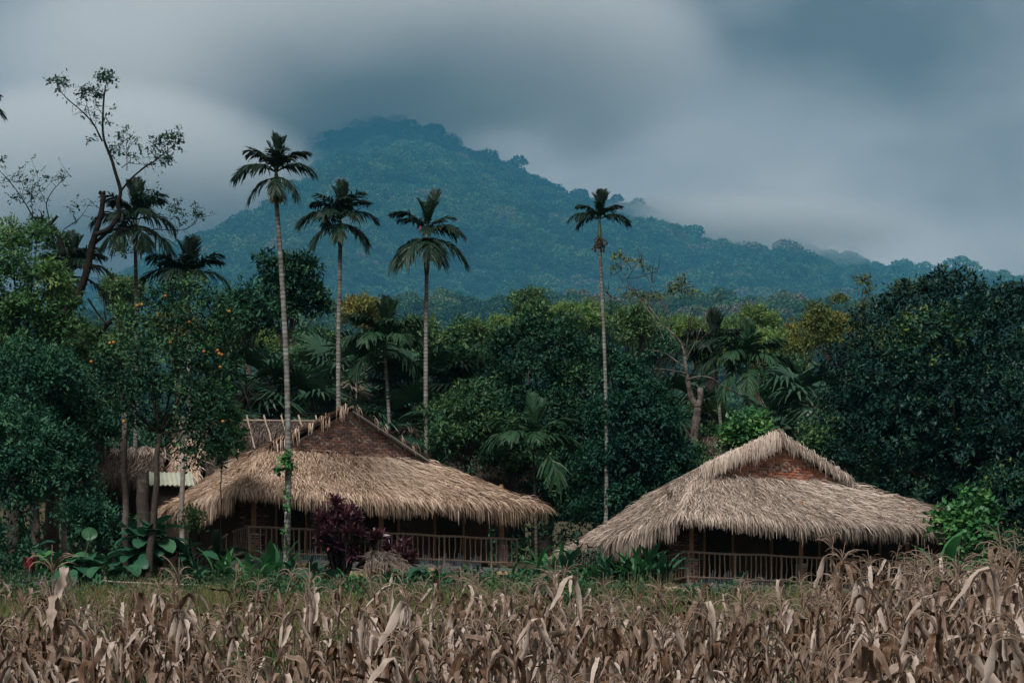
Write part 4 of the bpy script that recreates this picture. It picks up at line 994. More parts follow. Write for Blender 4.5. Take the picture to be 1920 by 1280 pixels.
# two thick trunks at left
def bare_trunk(name, px, base_py, top_py, px_top, Y, r, label, mat, seed):
    rng = np.random.default_rng(seed); p0 = at(px, base_py, Y); p0[2] = gz(p0[0], Y) - .1; p1 = at(px_top, top_py, Y)
    root = empty(name, p0, 0, label, 'tree', 'bare trunks at the left')
    k = np.linspace(0, 1, 10)[:, None]; P = (p1 - p0) * k; P[1:-1] += rng.normal(0, .012, (8, 3)); mb = MB(); mb.tube(P, r * np.linspace(1.15, .8, 10), 9, tone=np.clip(rng.normal(.5, .2, 10), 0, 1)); mb.build('trunk', M[mat], root, smooth=True)
    return root
bare_trunk('slender_tree', 94, 1030, 840, 100, 80.5, .24, 'thick grey tree trunk under the dark shrubby tree', 'bark', 330)
bare_trunk('slender_tree', 119, 1020, 850, 122, 81, .10, 'slim whitish tree trunk beside the thick grey trunk', 'bark_pale', 331)
bare_trunk('slender_tree', 237, 1020, 770, 233, 77, .10, 'slim mottled trunk beside the orange tree', 'bark', 332)
bare_trunk('slender_tree', 341, 950, 780, 343, 82, .085, 'pale lichen-covered trunk in front of the pale thatch', 'bark_pale', 333)
# broken stump that carries a lamp bracket
bare_trunk('tree_stump', 270, 1000, 885, 268, 75.5, .22, 'broken reddish stump at the foot of the orange tree', 'bark', 334)

# --- big pruned tree at the left: limbs traced as polylines with real depth
rng = np.random.default_rng(340)
Yp = 90.0
xb = at(130, 0, Yp)[0]
root = empty('pruned_tree', (xb, Yp, gz(xb, Yp) - .1), 0, 'tall half-bare pruned tree with sawn limbs and tufts of leaves', 'tree')
o3 = np.array(root.location)
def PL(pts, dy0=0.0, dy1=0.0):
    k = np.linspace(0, 1, len(pts)); return np.array([at(a, b, Yp + dy0 + (dy1 - dy0) * t) - o3 for (a, b), t in zip(pts, k)])
def smooth_poly(P, m=4):
    k = np.arange(len(P)); kk = np.linspace(0, len(P) - 1, (len(P) - 1) * m + 1); Q = np.stack([np.interp(kk, k, P[:, i]) for i in range(3)], 1)
    for _ in range(2): Q[1:-1] = (Q[:-2] + 2 * Q[1:-1] + Q[2:]) / 4
    return Q
tm = MB()
LIMBS = [
    ([(135, 1010), (128, 900), (126, 780), (122, 720), (105, 650), (98, 620)], .34, .20, 0, 0),
    ([(98, 620), (72, 580), (55, 560), (40, 540)], .17, .08, 0, .6),
    ([(105, 640), (118, 600), (150, 550), (165, 500), (172, 460), (178, 440), (190, 400), (194, 365)], .20, .12, 0, -.4),
    ([(178, 440), (205, 430), (225, 405), (220, 380), (228, 360), (215, 320), (210, 300), (195, 265), (192, 240), (194, 190), (198, 160)], .12, .03, -.4, -.8),
    ([(192, 265), (175, 230), (150, 205), (125, 185), (108, 165)], .045, .015, -.7, -1.2),
    ([(172, 230), (165, 205), (160, 185)], .02, .01, -.8, -.9), ([(192, 215), (182, 200), (180, 190)], .018, .008, -.8, -.6),
    ([(225, 360), (245, 335), (275, 310), (290, 303), (310, 285), (335, 265)], .055, .012, -.4, .4), ([(228, 315), (240, 305), (255, 308), (285, 308)], .02, .01, -.2, .3),
    ([(238, 320), (238, 290), (236, 262)], .02, .008, -.2, .2), ([(205, 300), (225, 275), (232, 265)], .018, .008, -.6, -.2),
    ([(194, 365), (186, 360)], .11, .09, -.4, -.4), ([(194, 368), (196, 358)], .08, .06, -.4, -.4),
    ([(170, 460), (185, 450), (205, 432), (222, 428)], .10, .06, -.2, .4), ([(222, 428), (250, 432), (300, 430), (345, 432), (365, 420)], .035, .010, .4, 1),
    ([(120, 480), (110, 440), (95, 420), (80, 410), (62, 408)], .14, .05, .2, .4), ([(95, 420), (108, 405)], .08, .07, .3, .3), ([(80, 410), (76, 395)], .05, .02, .3, .3),
    ([(62, 408), (50, 385), (30, 355), (5, 325), (-20, 305)], .035, .010, .4, .8), ([(50, 382), (72, 362), (85, 355)], .02, .008, .4, .2), ([(62, 408), (58, 370), (62, 340)], .02, .006, .4, .6),
    ([(92, 410), (85, 380), (100, 355), (120, 335), (132, 326)], .03, .006, .3, .5), ([(85, 380), (72, 350), (70, 325)], .016, .005, .3, .3), ([(40, 370), (45, 350), (36, 335)], .014, .005, .5, .5),
    ([(122, 720), (140, 680), (165, 650), (190, 620), (205, 605), (228, 585)], .16, .09, 0, -.8), ([(165, 560), (185, 590), (198, 605)], .05, .03, -.4, -.8), ([(198, 600), (194, 560), (182, 510)], .025, .012, -.7, -.6),
    ([(172, 500), (185, 502), (188, 505)], .06, .05, -.2, -.1), ([(120, 430), (150, 410), (166, 385)], .022, .008, .2, .5), ([(212, 440), (225, 475), (242, 473), (262, 475)], .018, .006, .2, .5), ([(225, 475), (235, 460), (240, 455)], .012, .006, .3, .4),
    ([(345, 432), (358, 425), (378, 402)], .012, .005, .9, 1.0), ([(310, 430), (325, 405), (332, 390)], .012, .005, .7, .8), ([(255, 432), (275, 370), (280, 355)], .016, .006, .4, .5)]
ends = []
for pts, r0, r1, d0, d1 in LIMBS:
    Q = smooth_poly(PL(pts, d0, d1)); r = np.linspace(r0, r1, len(Q)) * .78 * rng.uniform(.9, 1.1, len(Q)); tm.tube(Q, r, 9 if r0 > .08 else 5, tone=np.clip(rng.normal(.22 if r0 > .08 else .12, .1, len(Q)), 0, 1))
    if r1 < .02:
        for _ in range(7):                      # fine twigs
            b = Q[rng.integers(len(Q) // 3, len(Q))]; d = unit(rng.normal(0, 1, 3) + np.array([0, 0, .5])); l = rng.uniform(.25, .6)
            tm.tube([b, b + d * l * .5 + rng.normal(0, .03, 3), b + d * l], [.010, .007, .004], 4, tone=.2); ends.append(b + d * l)
tm.build('trunk', M['bark_dark'], root, smooth=True)
cb = MB(); s = Yp / F_PX
def tuft(a, b, r, n, dy=-.6):
    c = at(a, b, Yp + dy) - o3; crown(cb, [[c[0], c[1], c[2], r * s, r * s, r * s * .75]], n, .14, .075, rng, .35, .05, 6, .10, .35)
for (a, b, r, n, dy) in [(112, 160, 22, 260, -1.2), (196, 148, 20, 300, -.8), (158, 172, 22, 300, -.9), (182, 180, 14, 140, -.8), (322, 264, 22, 320, .3), (292, 268, 14, 140, .2), (304, 300, 22, 330, .2), (236, 258, 20, 110, 0), (226, 290, 16, 60, -.2), (262, 290, 18, 60, 0), (192, 225, 14, 50, -.8), (178, 262, 10, 30, -.8), (210, 275, 12, 45, -.5), (285, 365, 20, 90, .5), (330, 400, 24, 110, .8), (365, 408, 14, 90, 1.0), (40, 345, 18, 40, .5), (28, 370, 16, 50, .5), (70, 330, 16, 40, .4), (115, 335, 14, 40, .5), (2, 303, 10, 30, .8), (150, 385, 14, 40, .4), (225, 465, 18, 60, .3), (70, 425, 26, 260, .6), (110, 470, 22, 200, .8)]:
    tuft(a, b, r, n, dy)
for e_ in ends:
    crown(cb, [[e_[0], e_[1], e_[2], .12, .12, .10]], 10, .11, .06, rng, .3, .05, 5, .06, .4)
cb.build('crown', M['leaf_dark'], root)

# --- bare forked tree in the middle right
rng = np.random.default_rng(350)
Yp = 100.0; xb = at(1298, 0, Yp)[0]
root = empty('bare_tree', (xb, Yp, gz(xb, Yp) - .1), 0, 'forked grey tree with sawn stub and thin bare branches', 'tree')
o3 = np.array(root.location); tm = MB()
LIMBS = [([(1296, 900), (1300, 830), (1306, 790), (1308, 765)], .22, .17, 0, 0), ([(1308, 765), (1295, 745), (1290, 715), (1286, 690), (1284, 668)], .15, .07, 0, -.2), ([(1308, 765), (1314, 745), (1313, 728)], .14, .13, 0, .2),
         ([(1286, 700), (1265, 695), (1248, 693), (1230, 690), (1212, 700)], .045, .015, -.2, -.6), ([(1286, 690), (1262, 672), (1246, 660), (1215, 655)], .035, .012, -.2, .3), ([(1288, 712), (1310, 705), (1335, 708), (1350, 720), (1370, 730), (1395, 745)], .05, .015, -.2, .5),
         ([(1284, 668), (1278, 640), (1245, 610), (1225, 585), (1205, 560), (1185, 545), (1175, 540), (1150, 500)], .05, .010, -.2, 1.2), ([(1246, 640), (1235, 610), (1200, 560), (1180, 530), (1165, 505), (1158, 490)], .03, .008, .2, .8), ([(1225, 585), (1215, 560), (1225, 520), (1235, 500)], .022, .006, .6, .8),
         ([(1260, 650), (1258, 620), (1245, 580), (1270, 545), (1280, 530)], .03, .006, 0, .6), ([(1284, 670), (1290, 630), (1292, 600)], .025, .008, -.2, 0), ([(1285, 675), (1305, 640), (1320, 600), (1335, 570), (1350, 545)], .028, .006, -.2, .6), ([(1255, 590), (1240, 560), (1215, 525), (1200, 495)], .018, .006, .4, .6),
         ([(1205, 560), (1175, 575), (1150, 560), (1135, 548)], .016, .005, .9, 1.2), ([(1300, 650), (1325, 625), (1340, 615)], .015, .005, 0, .2), ([(1270, 545), (1285, 555), (1295, 535)], .012, .005, .5, .6)]
ends = []
for pts, r0, r1, d0, d1 in LIMBS:
    Q = smooth_poly(PL(pts, d0, d1)); tm.tube(Q, np.linspace(r0, r1, len(Q)) * rng.uniform(.9, 1.1, len(Q)) * .9, 9 if r0 > .08 else 5, tone=np.clip(rng.normal(.62, .12, len(Q)), 0, 1))
    if r1 < .016:
        for _ in range(9):
            b = Q[rng.integers(len(Q) // 4, len(Q))]; d = unit(rng.normal(0, .8, 3) + np.array([0, 0, .8])); l = rng.uniform(.4, 1.0)
            tm.tube([b, b + d * l * .5 + rng.normal(0, .05, 3), b + d * l], [.014, .010, .006], 4, tone=.3); ends.append(b + d * l)
tm.build('trunk', M['bark'], root, smooth=True)
cb = MB()
s = Yp / F_PX
for (a, b, r, n) in [(1162, 482, 14, 90), (1182, 490, 12, 70), (1152, 503, 10, 60), (1205, 498, 12, 60), (1262, 540, 18, 150), (1280, 530, 12, 80), (1205, 558, 14, 90), (1235, 555, 12, 70), (1175, 555, 14, 70), (1290, 548, 12, 60)]:
    c = at(a, b, Yp + .8) - o3; crown(cb, [[c[0], c[1], c[2], r * s, r * s, r * s * .5]], n, .17, .07, rng, .45, .05, 6, .12, .35)
cb.build('crown', M['leaf_yellow'], root)

# --- vine-covered stump, feathery trees, and the wood between huts and mountain
tree('vine_covered_stump', 1406, 745, 76, 190, 95, 'stump wrapped in bright green climbing vine above the grey thatch', 'leaf_vine', 9000, .20, .13, 360, nl=20, lr=.5, tone=.55, shell=.12, lower=-.95, cat='tree', trunk_r=.2)
fe = [(1620, 525, 13, 0), (1575, 560, 16, 0), (1530, 580, 20, 0), (1510, 610, 18, 0), (1545, 605, 18, 0), (1600, 610, 26, 0), (1550, 635, 18, 0), (1520, 640, 18, 0), (1700, 540, 26, .5), (1735, 535, 20, .5), (1625, 548, 9, 0), (1620, 575, 13, 0), (1580, 650, 22, 0), (1480, 655, 16, 0)]
tree('feathery_tree', 1560, 515, 200, 160, 112, 'feathery yellow-green tree with flat tufts left of the big dark tree', 'leaf_yellow', 6500, .20, .07, 361, lobes=fe, flat=.45, base_px=1600, trunk_r=.14, tone=.25, shell=.3, clump=8)
tree('broadleaf_tree', 1480, 660, 120, 180, 106, 'dark drooping-leaved tree between the areca palms and big dark tree', 'leaf_dark', 9000, .28, .08, 362, tone=.4, droop=.6)
tree('broadleaf_tree', 1545, 770, 130, 150, 93, 'layered dark green tree with yellow sprays behind the grey gable', 'leaf_mid', 12000, .18, .08, 363, tone=.6, flat=.5)
tree('broadleaf_tree', 1600, 800, 170, 180, 95, 'dark leafy tree behind the right slope of the grey bungalow', 'leaf_mid', 13000, .18, .08, 364, tone=.4)
tree('broadleaf_tree', 1330, 740, 110, 110, 110, 'pale yellow-green tree behind the bare forked trunk', 'leaf_light', 6000, .24, .11, 365, tone=.55)
tree('broadleaf_tree', 1240, 760, 120, 110, 108, 'light green tree left of the bare forked trunk', 'leaf_mid', 6000, .24, .11, 366, tone=.55)
tree('broadleaf_tree', 1290, 830, 90, 130, 96, 'small bright bush below the forked trunk by the grey roof', 'leaf_mid', 6000, .18, .09, 367, tone=.55)
mrng = np.random.default_rng(88)
MID = [(120, 620), (230, 560), (330, 600), (430, 600), (560, 640), (690, 610), (860, 610), (940, 600), (990, 590), (1090, 585), (1150, 590), (1190, 615), (1240, 600), (1300, 605), (1360, 600), (1420, 612), (1470, 630), (1560, 615), (1640, 600), (1120, 640), (1330, 650), (1440, 660), (880, 640), (700, 650), (620, 625), (1260, 640), (1230, 660), (1060, 600), (780, 620), (500, 620)]
MID = [(a, b - 48) for a, b in MID]
kinds = [('leaf_light', 'bright green'), ('leaf_mid', 'mid green'), ('leaf_yellow', 'yellow-green'), ('leaf_teal', 'blue-green')]
_protos = {}
for i, (a, b) in enumerate(MID):
    mk, word = kinds[mrng.integers(4) if i % 3 else 0]; Y = mrng.uniform(150, 290); w = mrng.uniform(70, 130); hgt = mrng.uniform(70, 120); b = b + mrng.uniform(-12, 45)
    key = (mk, i % 2)
    lab = word + ' rounded tree in the belt of wood below the mountain'
    if key not in _protos:
        _protos[key] = (tree('broadleaf_tree', a, b, w, hgt, Y, lab, mk, 9000, .34 * Y / 200, .15 * Y / 200, 400 + i, tone=.78, nl=26, lr=.26, group='trees in the belt of wood, ' + word), w * Y, Y)
    else:
        src, ww, Y0 = _protos[key]
        o = src.copy(); col.objects.link(o); o['label'] = lab
        p = at(a, b, Y); zt = src.children[0]
        k = (w * Y) / ww; o.scale = (k, k, k * mrng.uniform(.9, 1.1)); o.rotation_euler = (0, 0, mrng.uniform(0, 6.28))
        top = max((ch.bound_box[6][2] for ch in src.children), default=6.0) * o.scale[2]
        o.location = (p[0], Y, p[2] - top)
        for ch in src.children:
            c = ch.copy(); col.objects.link(c); c.parent = o
# ------------------------------------------------------------------ garden plants along the bank
def blade_leaf(seed, L, W, bend, fold=.25, n=9, wave=.02, shape='lance', tone=.5):
    """A single big leaf along +X rising at first, with midrib fold and wavy edge."""
    rng = np.random.default_rng(seed); k = np.linspace(0, 1, n)
    el = R(bend[0]) - R(bend[1]) * k ** 1.2
    x = np.concatenate([[0], np.cumsum(np.cos(el[:-1]) * L / (n - 1))]); z = np.concatenate([[0], np.cumsum(np.sin(el[:-1]) * L / (n - 1))])
    if shape == 'lance': w = W * np.sin(np.clip(k * .96 + .02, 0, 1) * np.pi) ** .75
    elif shape == 'heart': w = W * np.clip(np.sin(np.clip(k * .80 + .20, 0, 1) * np.pi), 0, 1) ** .62; 
    else: w = W * np.sin(np.clip(k * .9 + .08, 0, 1) * np.pi) ** .5
    if shape == 'heart': w[-1] = 0.0; w[0] = W * .55
    wv = wave * np.sin(k * 22 + rng.uniform(0, 6)) 
    nx, nz = -np.sin(el), np.cos(el)
    mid = np.stack([x, 0 * x, z], 1)
    def side(s):
        return np.stack([x + nx * w * fold - (.30 * W * (1 - k) ** 4 if shape == 'heart' else 0), s * w, z + nz * w * fold + wv], 1)
    V = np.vstack([side(-1), mid, side(1)]); i = np.arange(n - 1)
    q = np.vstack([np.stack([i, i + 1, n + i + 1, n + i], 1), np.stack([n + i, n + i + 1, 2 * n + i + 1, 2 * n + i], 1)])
    return V, q

def leaf_plant(name, px, py_base, Y, label, cat, mat, n, size, shape, seed, el=(80, 20), bend=60, W=.16, stem=0.0, tone=.5, group=None, sink=0.1, spread=.10, az=None, z=None):
    """A rosette plant; each big leaf is an object of its own, sharing four leaf shapes."""
    rng = np.random.default_rng(seed); p = at(px, py_base, Y); zg = gz(p[0], Y) - sink if z is None else z
    root = empty(name, (p[0], Y, zg), 0, label, cat, group)
    H = p[2] - zg
    shapes = []
    for k in range(4):
        V, q = blade_leaf(seed * 7 + k, 1.0, W * rng.uniform(.85, 1.15), (0, bend * rng.uniform(.7, 1.3)), shape=shape, wave=.018)
        mb = MB()
        tt = np.clip(rng.normal(tone, .12), 0, 1); mb.add(V, q, tone=np.clip(tt + rng.normal(0, .05, len(V)), 0, 1)); shapes.append(mb.mesh('leaf', mat, smooth=True))
    sb = MB()
    for i in range(n):
        f = i / max(n - 1, 1); e = R(el[0] + (el[1] - el[0]) * f + rng.normal(0, 6)); a = (i * 2.39996 + rng.normal(0, .3)) if az is None else R(az[i % len(az)])
        d = np.array([math.cos(a) * math.cos(e), math.sin(a) * math.cos(e), math.sin(e)])
        base = np.array([rng.normal(0, spread), rng.normal(0, spread), max(H, 0)])
        ln = stem * rng.uniform(.7, 1.1)
        tip = base + d * ln
        if ln > .02: sb.tube([base * np.array([1, 1, .2]), base + d * ln * .5, tip], [.02 * size + .006, .014 * size + .004, .010 * size + .003], 5, tone=.7)
        o = bpy.data.objects.new('leaf', shapes[rng.integers(4)]); o.location = tuple(tip)
        ee = e if shape != 'heart' else e - R(42)
        o.rotation_euler = (rng.normal(0, .25), -ee, a); o.scale = (size * rng.uniform(.8, 1.15),) * 3
        link(o, root)
    if sb.n == 0: sb.tube([(0, 0, -.1), (0, 0, max(H, .1) + .1)], [.03, .02], 5, tone=.5)
    sb.build('stem', M['palm_shaft'], root)
    return root
# elephant ears and taro on the left
leaf_plant('elephant_ear', 290, 1035, 75.5, 'tall elephant-ear plant with huge glossy leaves left of the steps', 'plant', M['leaf_big'], 24, .82, 'heart', 501, (86, 10), 50, .36, .62, .45, spread=.25)
leaf_plant('elephant_ear', 255, 1055, 75.0, 'low elephant-ear plant in front of the broken stump', 'plant', M['leaf_big'], 14, .66, 'heart', 502, (70, 10), 50, .36, .35, .40)
leaf_plant('elephant_ear', 345, 1052, 76.0, 'elephant-ear plant with frilled leaves beside the pothos post', 'plant', M['leaf_big'], 12, .55, 'heart', 503, (75, 15), 50, .36, .4, .55)
leaf_plant('taro_plant', 150, 1082, 74.5, 'spreading bluish taro clump with drooping heart leaves', 'plant', M['leaf_big'], 18, .72, 'heart', 504, (75, 5), 60, .40, .55, .62, spread=.35)
leaf_plant('taro_plant', 205, 1080, 74.0, 'second bluish taro clump left of the stick fence', 'plant', M['leaf_big'], 11, .62, 'heart', 505, (70, 5), 60, .40, .45, .60, spread=.25)
leaf_plant('taro_plant', 80, 1060, 76.0, 'dark taro plant beside the red flower pot', 'plant', M['leaf_big'], 7, .62, 'heart', 506, (70, 10), 55, .38, .5, .25)
# the single pale round leaf on a tall stalk
rng = np.random.default_rng(507); p = at(158, 1028, 74.6); zg = gz(p[0], 74.6)
root = empty('lotus_like_leaf', (p[0], 74.6, zg), 0, 'single pale round leaf on a bent stalk above the taro', 'plant')
tip = at(168, 1004, 74.5) - np.array(root.location)
mb = MB(); mb.tube([(0, 0, 0), (-.05, 0, tip[2] * .5), tip + np.array([0, 0, -.1]), tip + np.array([.03, -.03, .1])], [.022, .02, .015, .01], 6, tone=.9); mb.build('stalk', M['palm_shaft'], root)
th = np.linspace(0, 2 * np.pi, 19)[:-1]; rr = .21 * (1 + .10 * np.cos(th * 2)); mb = MB()
V = np.vstack([[tip + np.array([0, .05, .0])], np.stack([tip[0] + rr * np.cos(th), tip[1] - .02 + .03 * np.cos(th * 3), tip[2] + .06 + rr * np.sin(th)], 1)])
mb.add(V, tris=[[0, 1 + i, 1 + (i + 1) % 18] for i in range(18)], tone=.92); mb.build('leaf', M['leaf_big'], root, smooth=True)
# gingers and spider lilies
for i, (a, b, Y, s_, n, lab) in enumerate([
        (425, 1085, 75.0, .85, 20, 'bright green strap-leaved lily clump below the veranda corner'), (520, 1082, 75.5, .95, 14, 'broad-leaved ginger clump at the foot of the tallest palm'), (575, 1100, 74.5, .85, 13, 'ginger clump left of the dark red shrub'),
        (1190, 1080, 76.0, .80, 24, 'dense dark green lily clump under the grey thatch'), (1150, 1085, 76.2, .65, 14, 'lily clump left edge of the grey bungalow eave'), (1030, 1075, 76.8, .75, 16, 'broad glossy leaves beside the end of the brown railing'), (1000, 1085, 76.5, .55, 12, 'small lily clump at the end of the stone plinth'),
        (1380, 1110, 75.0, .55, 9, 'small strap-leaved plant before the grey veranda'), (335, 1095, 74.6, .55, 10, 'small strap-leaved plant below the elephant ears')]):
    leaf_plant('lily_plant', a, b, Y, lab, 'plant', M['leaf_vine'] if i in (0, 1, 3, 5) else M['leaf_big'], n, s_ * 1.15, 'lance', 520 + i, (82, 25), 45, .075 if i not in (1, 2) else .11, .10, .45, spread=.22)
for i, (a, b, Y, s_, n, sh, w_, lab) in enumerate([
        (470, 1098, 73.6, .70, 16, 'lance', .09, 'leafy ginger clump right of the stick fence'), (610, 1108, 73.8, .60, 13, 'heart', .34, 'small taro below the large dark red bush'), (665, 1112, 73.4, .55, 14, 'lance', .08, 'lily clump just left of the shrine pier'),
        (785, 1100, 74.2, .55, 11, 'heart', .34, 'small taro right of the little shrine'), (830, 1100, 74.6, .60, 15, 'lance', .07, 'grassy lily clump before the stone plinth'), (905, 1095, 75.0, .55, 14, 'lance', .08, 'lily clump below the middle of the railing end'),
        (955, 1100, 74.8, .60, 13, 'lance', .09, 'ginger clump below the end post of the brown railing'), (1065, 1085, 75.6, .75, 16, 'lance', .10, 'tall ginger clump in the gap between the bungalows'), (1105, 1098, 75.2, .60, 13, 'lance', .08, 'lily clump beside the blackened log'),
        (1240, 1078, 76.0, .70, 17, 'lance', .10, 'ginger clump at the steps of the grey bungalow'), (115, 1075, 75.0, .60, 10, 'heart', .36, 'taro between the red pot and bluish taro clump'), (380, 1090, 74.4, .60, 14, 'lance', .09, 'green lily clump behind the middle fence stake')]):
    leaf_plant('garden_plant', a, b, Y, lab, 'plant', M['leaf_vine'] if i % 2 == 0 else M['leaf_big'], n, s_ * 1.3, sh, 580 + i, (80, 20), 50, w_, .12 if sh == 'lance' else .35, .45, spread=.22)
# banana plants at right
leaf_plant('banana_plant', 1765, 1085, 73.0, 'young banana plant before the grey veranda end', 'plant', M['leaf_vine'], 7, 1.25, 'strap', 540, (80, 20), 50, .15, .35, .5)
leaf_plant('banana_plant', 1835, 1105, 70.0, 'banana plant with torn leaves at the right of the corn', 'plant', M['leaf_vine'], 7, 1.15, 'strap', 541, (75, 10), 60, .15, .3, .5)
leaf_plant('banana_plant', 1905, 1100, 69.0, 'banana plant at the right edge behind the corn', 'plant', M['leaf_vine'], 6, 1.2, 'strap', 542, (80, 20), 55, .15, .3, .45)
leaf_plant('banana_plant', 1690, 1130, 70.0, 'low banana plant with yellow dying leaves before the stone plinth', 'plant', M['leaf_yellow'], 5, .9, 'strap', 543, (55, 0), 60, .15, .25, .95)
# dark red cordylines
def cordyline(px, py, Y, r_px, n_heads, label, seed, n=900):
    rng = np.random.default_rng(seed); p = at(px, py, Y); zg = gz(p[0], Y); s = Y / F_PX; r = r_px * s
    root = empty('red_cordyline', (p[0], Y, zg - .1), 0, label, 'shrub', 'dark red shrubs before the brown bungalow')
    H = p[2] - zg + .1; sm = MB(); cb = MB()
    heads = []
    for i in range(n_heads):
        d = unit(rng.normal(0, 1, 3) * np.array([1, .8, .9])); h = np.array([0, 0, H]) + d * r * rng.uniform(.35, .78); heads.append(h)
        sm.tube([(rng.normal(0, .08), rng.normal(0, .08), 0), (h[0] * .5, h[1] * .5, h[2] * .45), h], [.03, .024, .016], 5, tone=.3)
    for h in heads:
        m = n // n_heads; a = rng.uniform(0, 6.28, m); e = np.radians(rng.uniform(-20, 85, m)); out = unit(h - np.array([0, 0, H * .8]))
        D = unit(np.stack([np.cos(a) * np.cos(e), np.sin(a) * np.cos(e), np.sin(e)], 1) + out * .5); L = rng.uniform(.22, .42, m); kk = np.array([0, .3, .6, .85, 1])
        P_ = (h + rng.normal(0, .04, (m, 3)))[:, None] + D[:, None] * (L[:, None] * kk)[:, :, None]; P_[:, :, 2] -= (L * rng.uniform(.05, .35, m))[:, None] * (kk ** 2)[None]
        S = unit(np.cross(D, np.array([0, 0, 1.]) + rng.normal(0, .3, (m, 3))))
        cb.ribbons(P_, S[:, None] * (rng.uniform(.022, .036, m)[:, None] * np.array([.4, .9, 1, .6, .08]))[:, :, None], np.clip(rng.normal(.5, .25, m) + .15 * out[2], 0, 1))
    sm.build('stem', M['bark'], root); cb.build('foliage', M['leaf_red'], root)
    return root
cordyline(640, 1002, 75.6, 76, 34, 'large dark red cordyline bush hiding part of the veranda rail', 560, 3000)
cordyline(752, 1040, 76.2, 32, 7, 'narrow dark red cordyline right of the little thatched shrine', 561, 420)
cordyline(706, 1010, 76.4, 22, 4, 'small dark red cordyline between the bush and veranda post', 562, 220)
cordyline(868, 1078, 75.8, 11, 3, 'tiny dark red plant against the stone plinth', 563, 130)
# pothos on a post, vines
def leafy(name, px, py, w, h, Y, label, cat, mat, n, L, W, seed, tone=.5, nl=10, bark='bark', **kw):
    return tree(name, px, py, w, h, Y, label, mat, n, L, W, seed, nl=nl, tone=tone, cat=cat, trunk_r=kw.pop('trunk_r', .05), bark=bark, **kw)
leafy('pothos_post', 368, 958, 44, 50, 77.2, 'pale green pothos growing on a short post by the steps', 'plant', 'leaf_vine', 700, .13, .09, 570, .8, trunk_r=.12, lower=-.8)
leafy('climbing_vine', 1815, 930, 95, 110, 76.5, 'bright green vine mound swallowing the end of the grey thatch', 'vine', 'leaf_vine', 2600, .22, .18, 571, .55, nl=14, lower=-.9, shell=.12)
leafy('climbing_vine', 1850, 1010, 110, 90, 76, 'trailing bright green vine below the end of the grey thatch', 'vine', 'leaf_vine', 1300, .20, .16, 572, .45, nl=12, lower=-.9)
leafy('climbing_vine', 415, 700, 56, 190, 77.5, 'bright green vine climbing the right side of the orange tree', 'vine', 'leaf_vine', 2600, .17, .13, 573, .45, nl=16, lower=-.95, lr=.55, trunk_r=.02)
leafy('shrub', 1880, 880, 140, 190, 80, 'dark green shrub at the right edge below the big tree', 'shrub', 'leaf_gloss', 8000, .19, .10, 574, .55)
leafy('shrub', 1890, 1000, 120, 120, 76, 'dark shrub behind the banana plants', 'shrub', 'leaf_dark', 6000, .17, .08, 575, .45)
# vine leaves on the tallest palm's trunk: a thing growing on it
rng = np.random.default_rng(580); p = at(532, 880, 76.1)
root = empty('trunk_vine', (p[0], 76.1, gz(p[0], 76.1)), 0, 'heart-leaved vine clinging to the trunk of the tallest palm', 'vine', None)
o3 = np.array(root.location); cb = MB()
for (a, b, r, n) in [(534, 868, 17, 52), (538, 852, 10, 14), (522, 878, 8, 12), (548, 876, 8, 12), (540, 930, 5, 5), (541, 950, 6, 6), (533, 995, 6, 8), (536, 915, 4, 4), (535, 1020, 5, 6)]:
    c = at(a, b, 75.95) - o3; crown(cb, [[c[0], c[1], c[2], r * .0158, .14, r * .0158]], n * 2, .16, .14, rng, .6, .5, 2, .03, .3)
sb = MB(); P_ = np.array([at(536 + 3 * math.sin(k * 2), 1040 - k * 20, 76.05) - o3 for k in np.linspace(0, 9, 20)]); sb.tube(P_, .014, 5, tone=.4); sb.build('stem', M['bark'], root)
cb.build('foliage', M['leaf_vine'], root)

# ------------------------------------------------------------------ little thatched shrine, pot, fence, logs
rng = np.random.default_rng(600); Y = 75.2; p = at(715, 0, Y); zg = gz(p[0], Y)
root = empty('spirit_shrine', (p[0], Y, zg), R(20), 'little thatched shrine on a brick pier in front of the brown bungalow', 'shrine')
zr = at(0, 1034, Y)[2] - zg; ze = at(0, 1060, Y)[2] - zg
A, B, C, D = (-.28, .05, zr), (.25, .05, zr - .02), (.72, -.45, ze - .05), (-.62, -.45, ze)
f = patch_fn(A, B, C, D, -.06); f2 = patch_fn(B, A, (-.62, .55, ze), (.72, .55, ze), -.06); f3 = patch_fn(B, B, (.72, .55, ze - .2), (.72, -.45, ze - .2), -.05)
mb = MB(); slab(mb, f, 6, 5, .06); slab(mb, f2, 6, 5, .06); rf = mb.build('roof', M['thatch_old'], root)
mb = MB(); thatch_strips(mb, f, rng, 1.2, .7, 420, (.2, .35), (.008, .016), fringe=.10, fringe_n=80, base_tone=.85, messy=.15); thatch_strips(mb, f3, rng, .9, .6, 200, (.2, .35), (.008, .016), fringe=.12, fringe_n=60, base_tone=.8)
o = mb.build('thatch', M['thatch_old'], rf); o['kind'] = 'stuff'
zs = at(0, 1093, Y)[2] - zg
for (x, y) in ((-.4, -.3), (.4, -.3), (-.4, .35), (.4, .35)):
    mb = MB(); stick(mb, (x, y, zs), (x * .9, y * .8, ze + .12), .03, rng, 4, .005, 5, .5); mb.build('post', M['wood'], root)
mb = MB(); mb.box((0, .15, (zs + ze) / 2), (.6, .3, ze - zs - .02)); mb.build('altar_box', M['wood'], root)
mb = MB(); mb.box((0, 0, zs - .03), (1.1, .85, .07)); mb.build('shelf', M['concrete'], root)
mb = MB(); mb.box((-.05, -.1, (zs - .07) / 2 - .1), (.36, .36, zs + .12)); pier = mb.build('pier', M['mortar'], root)
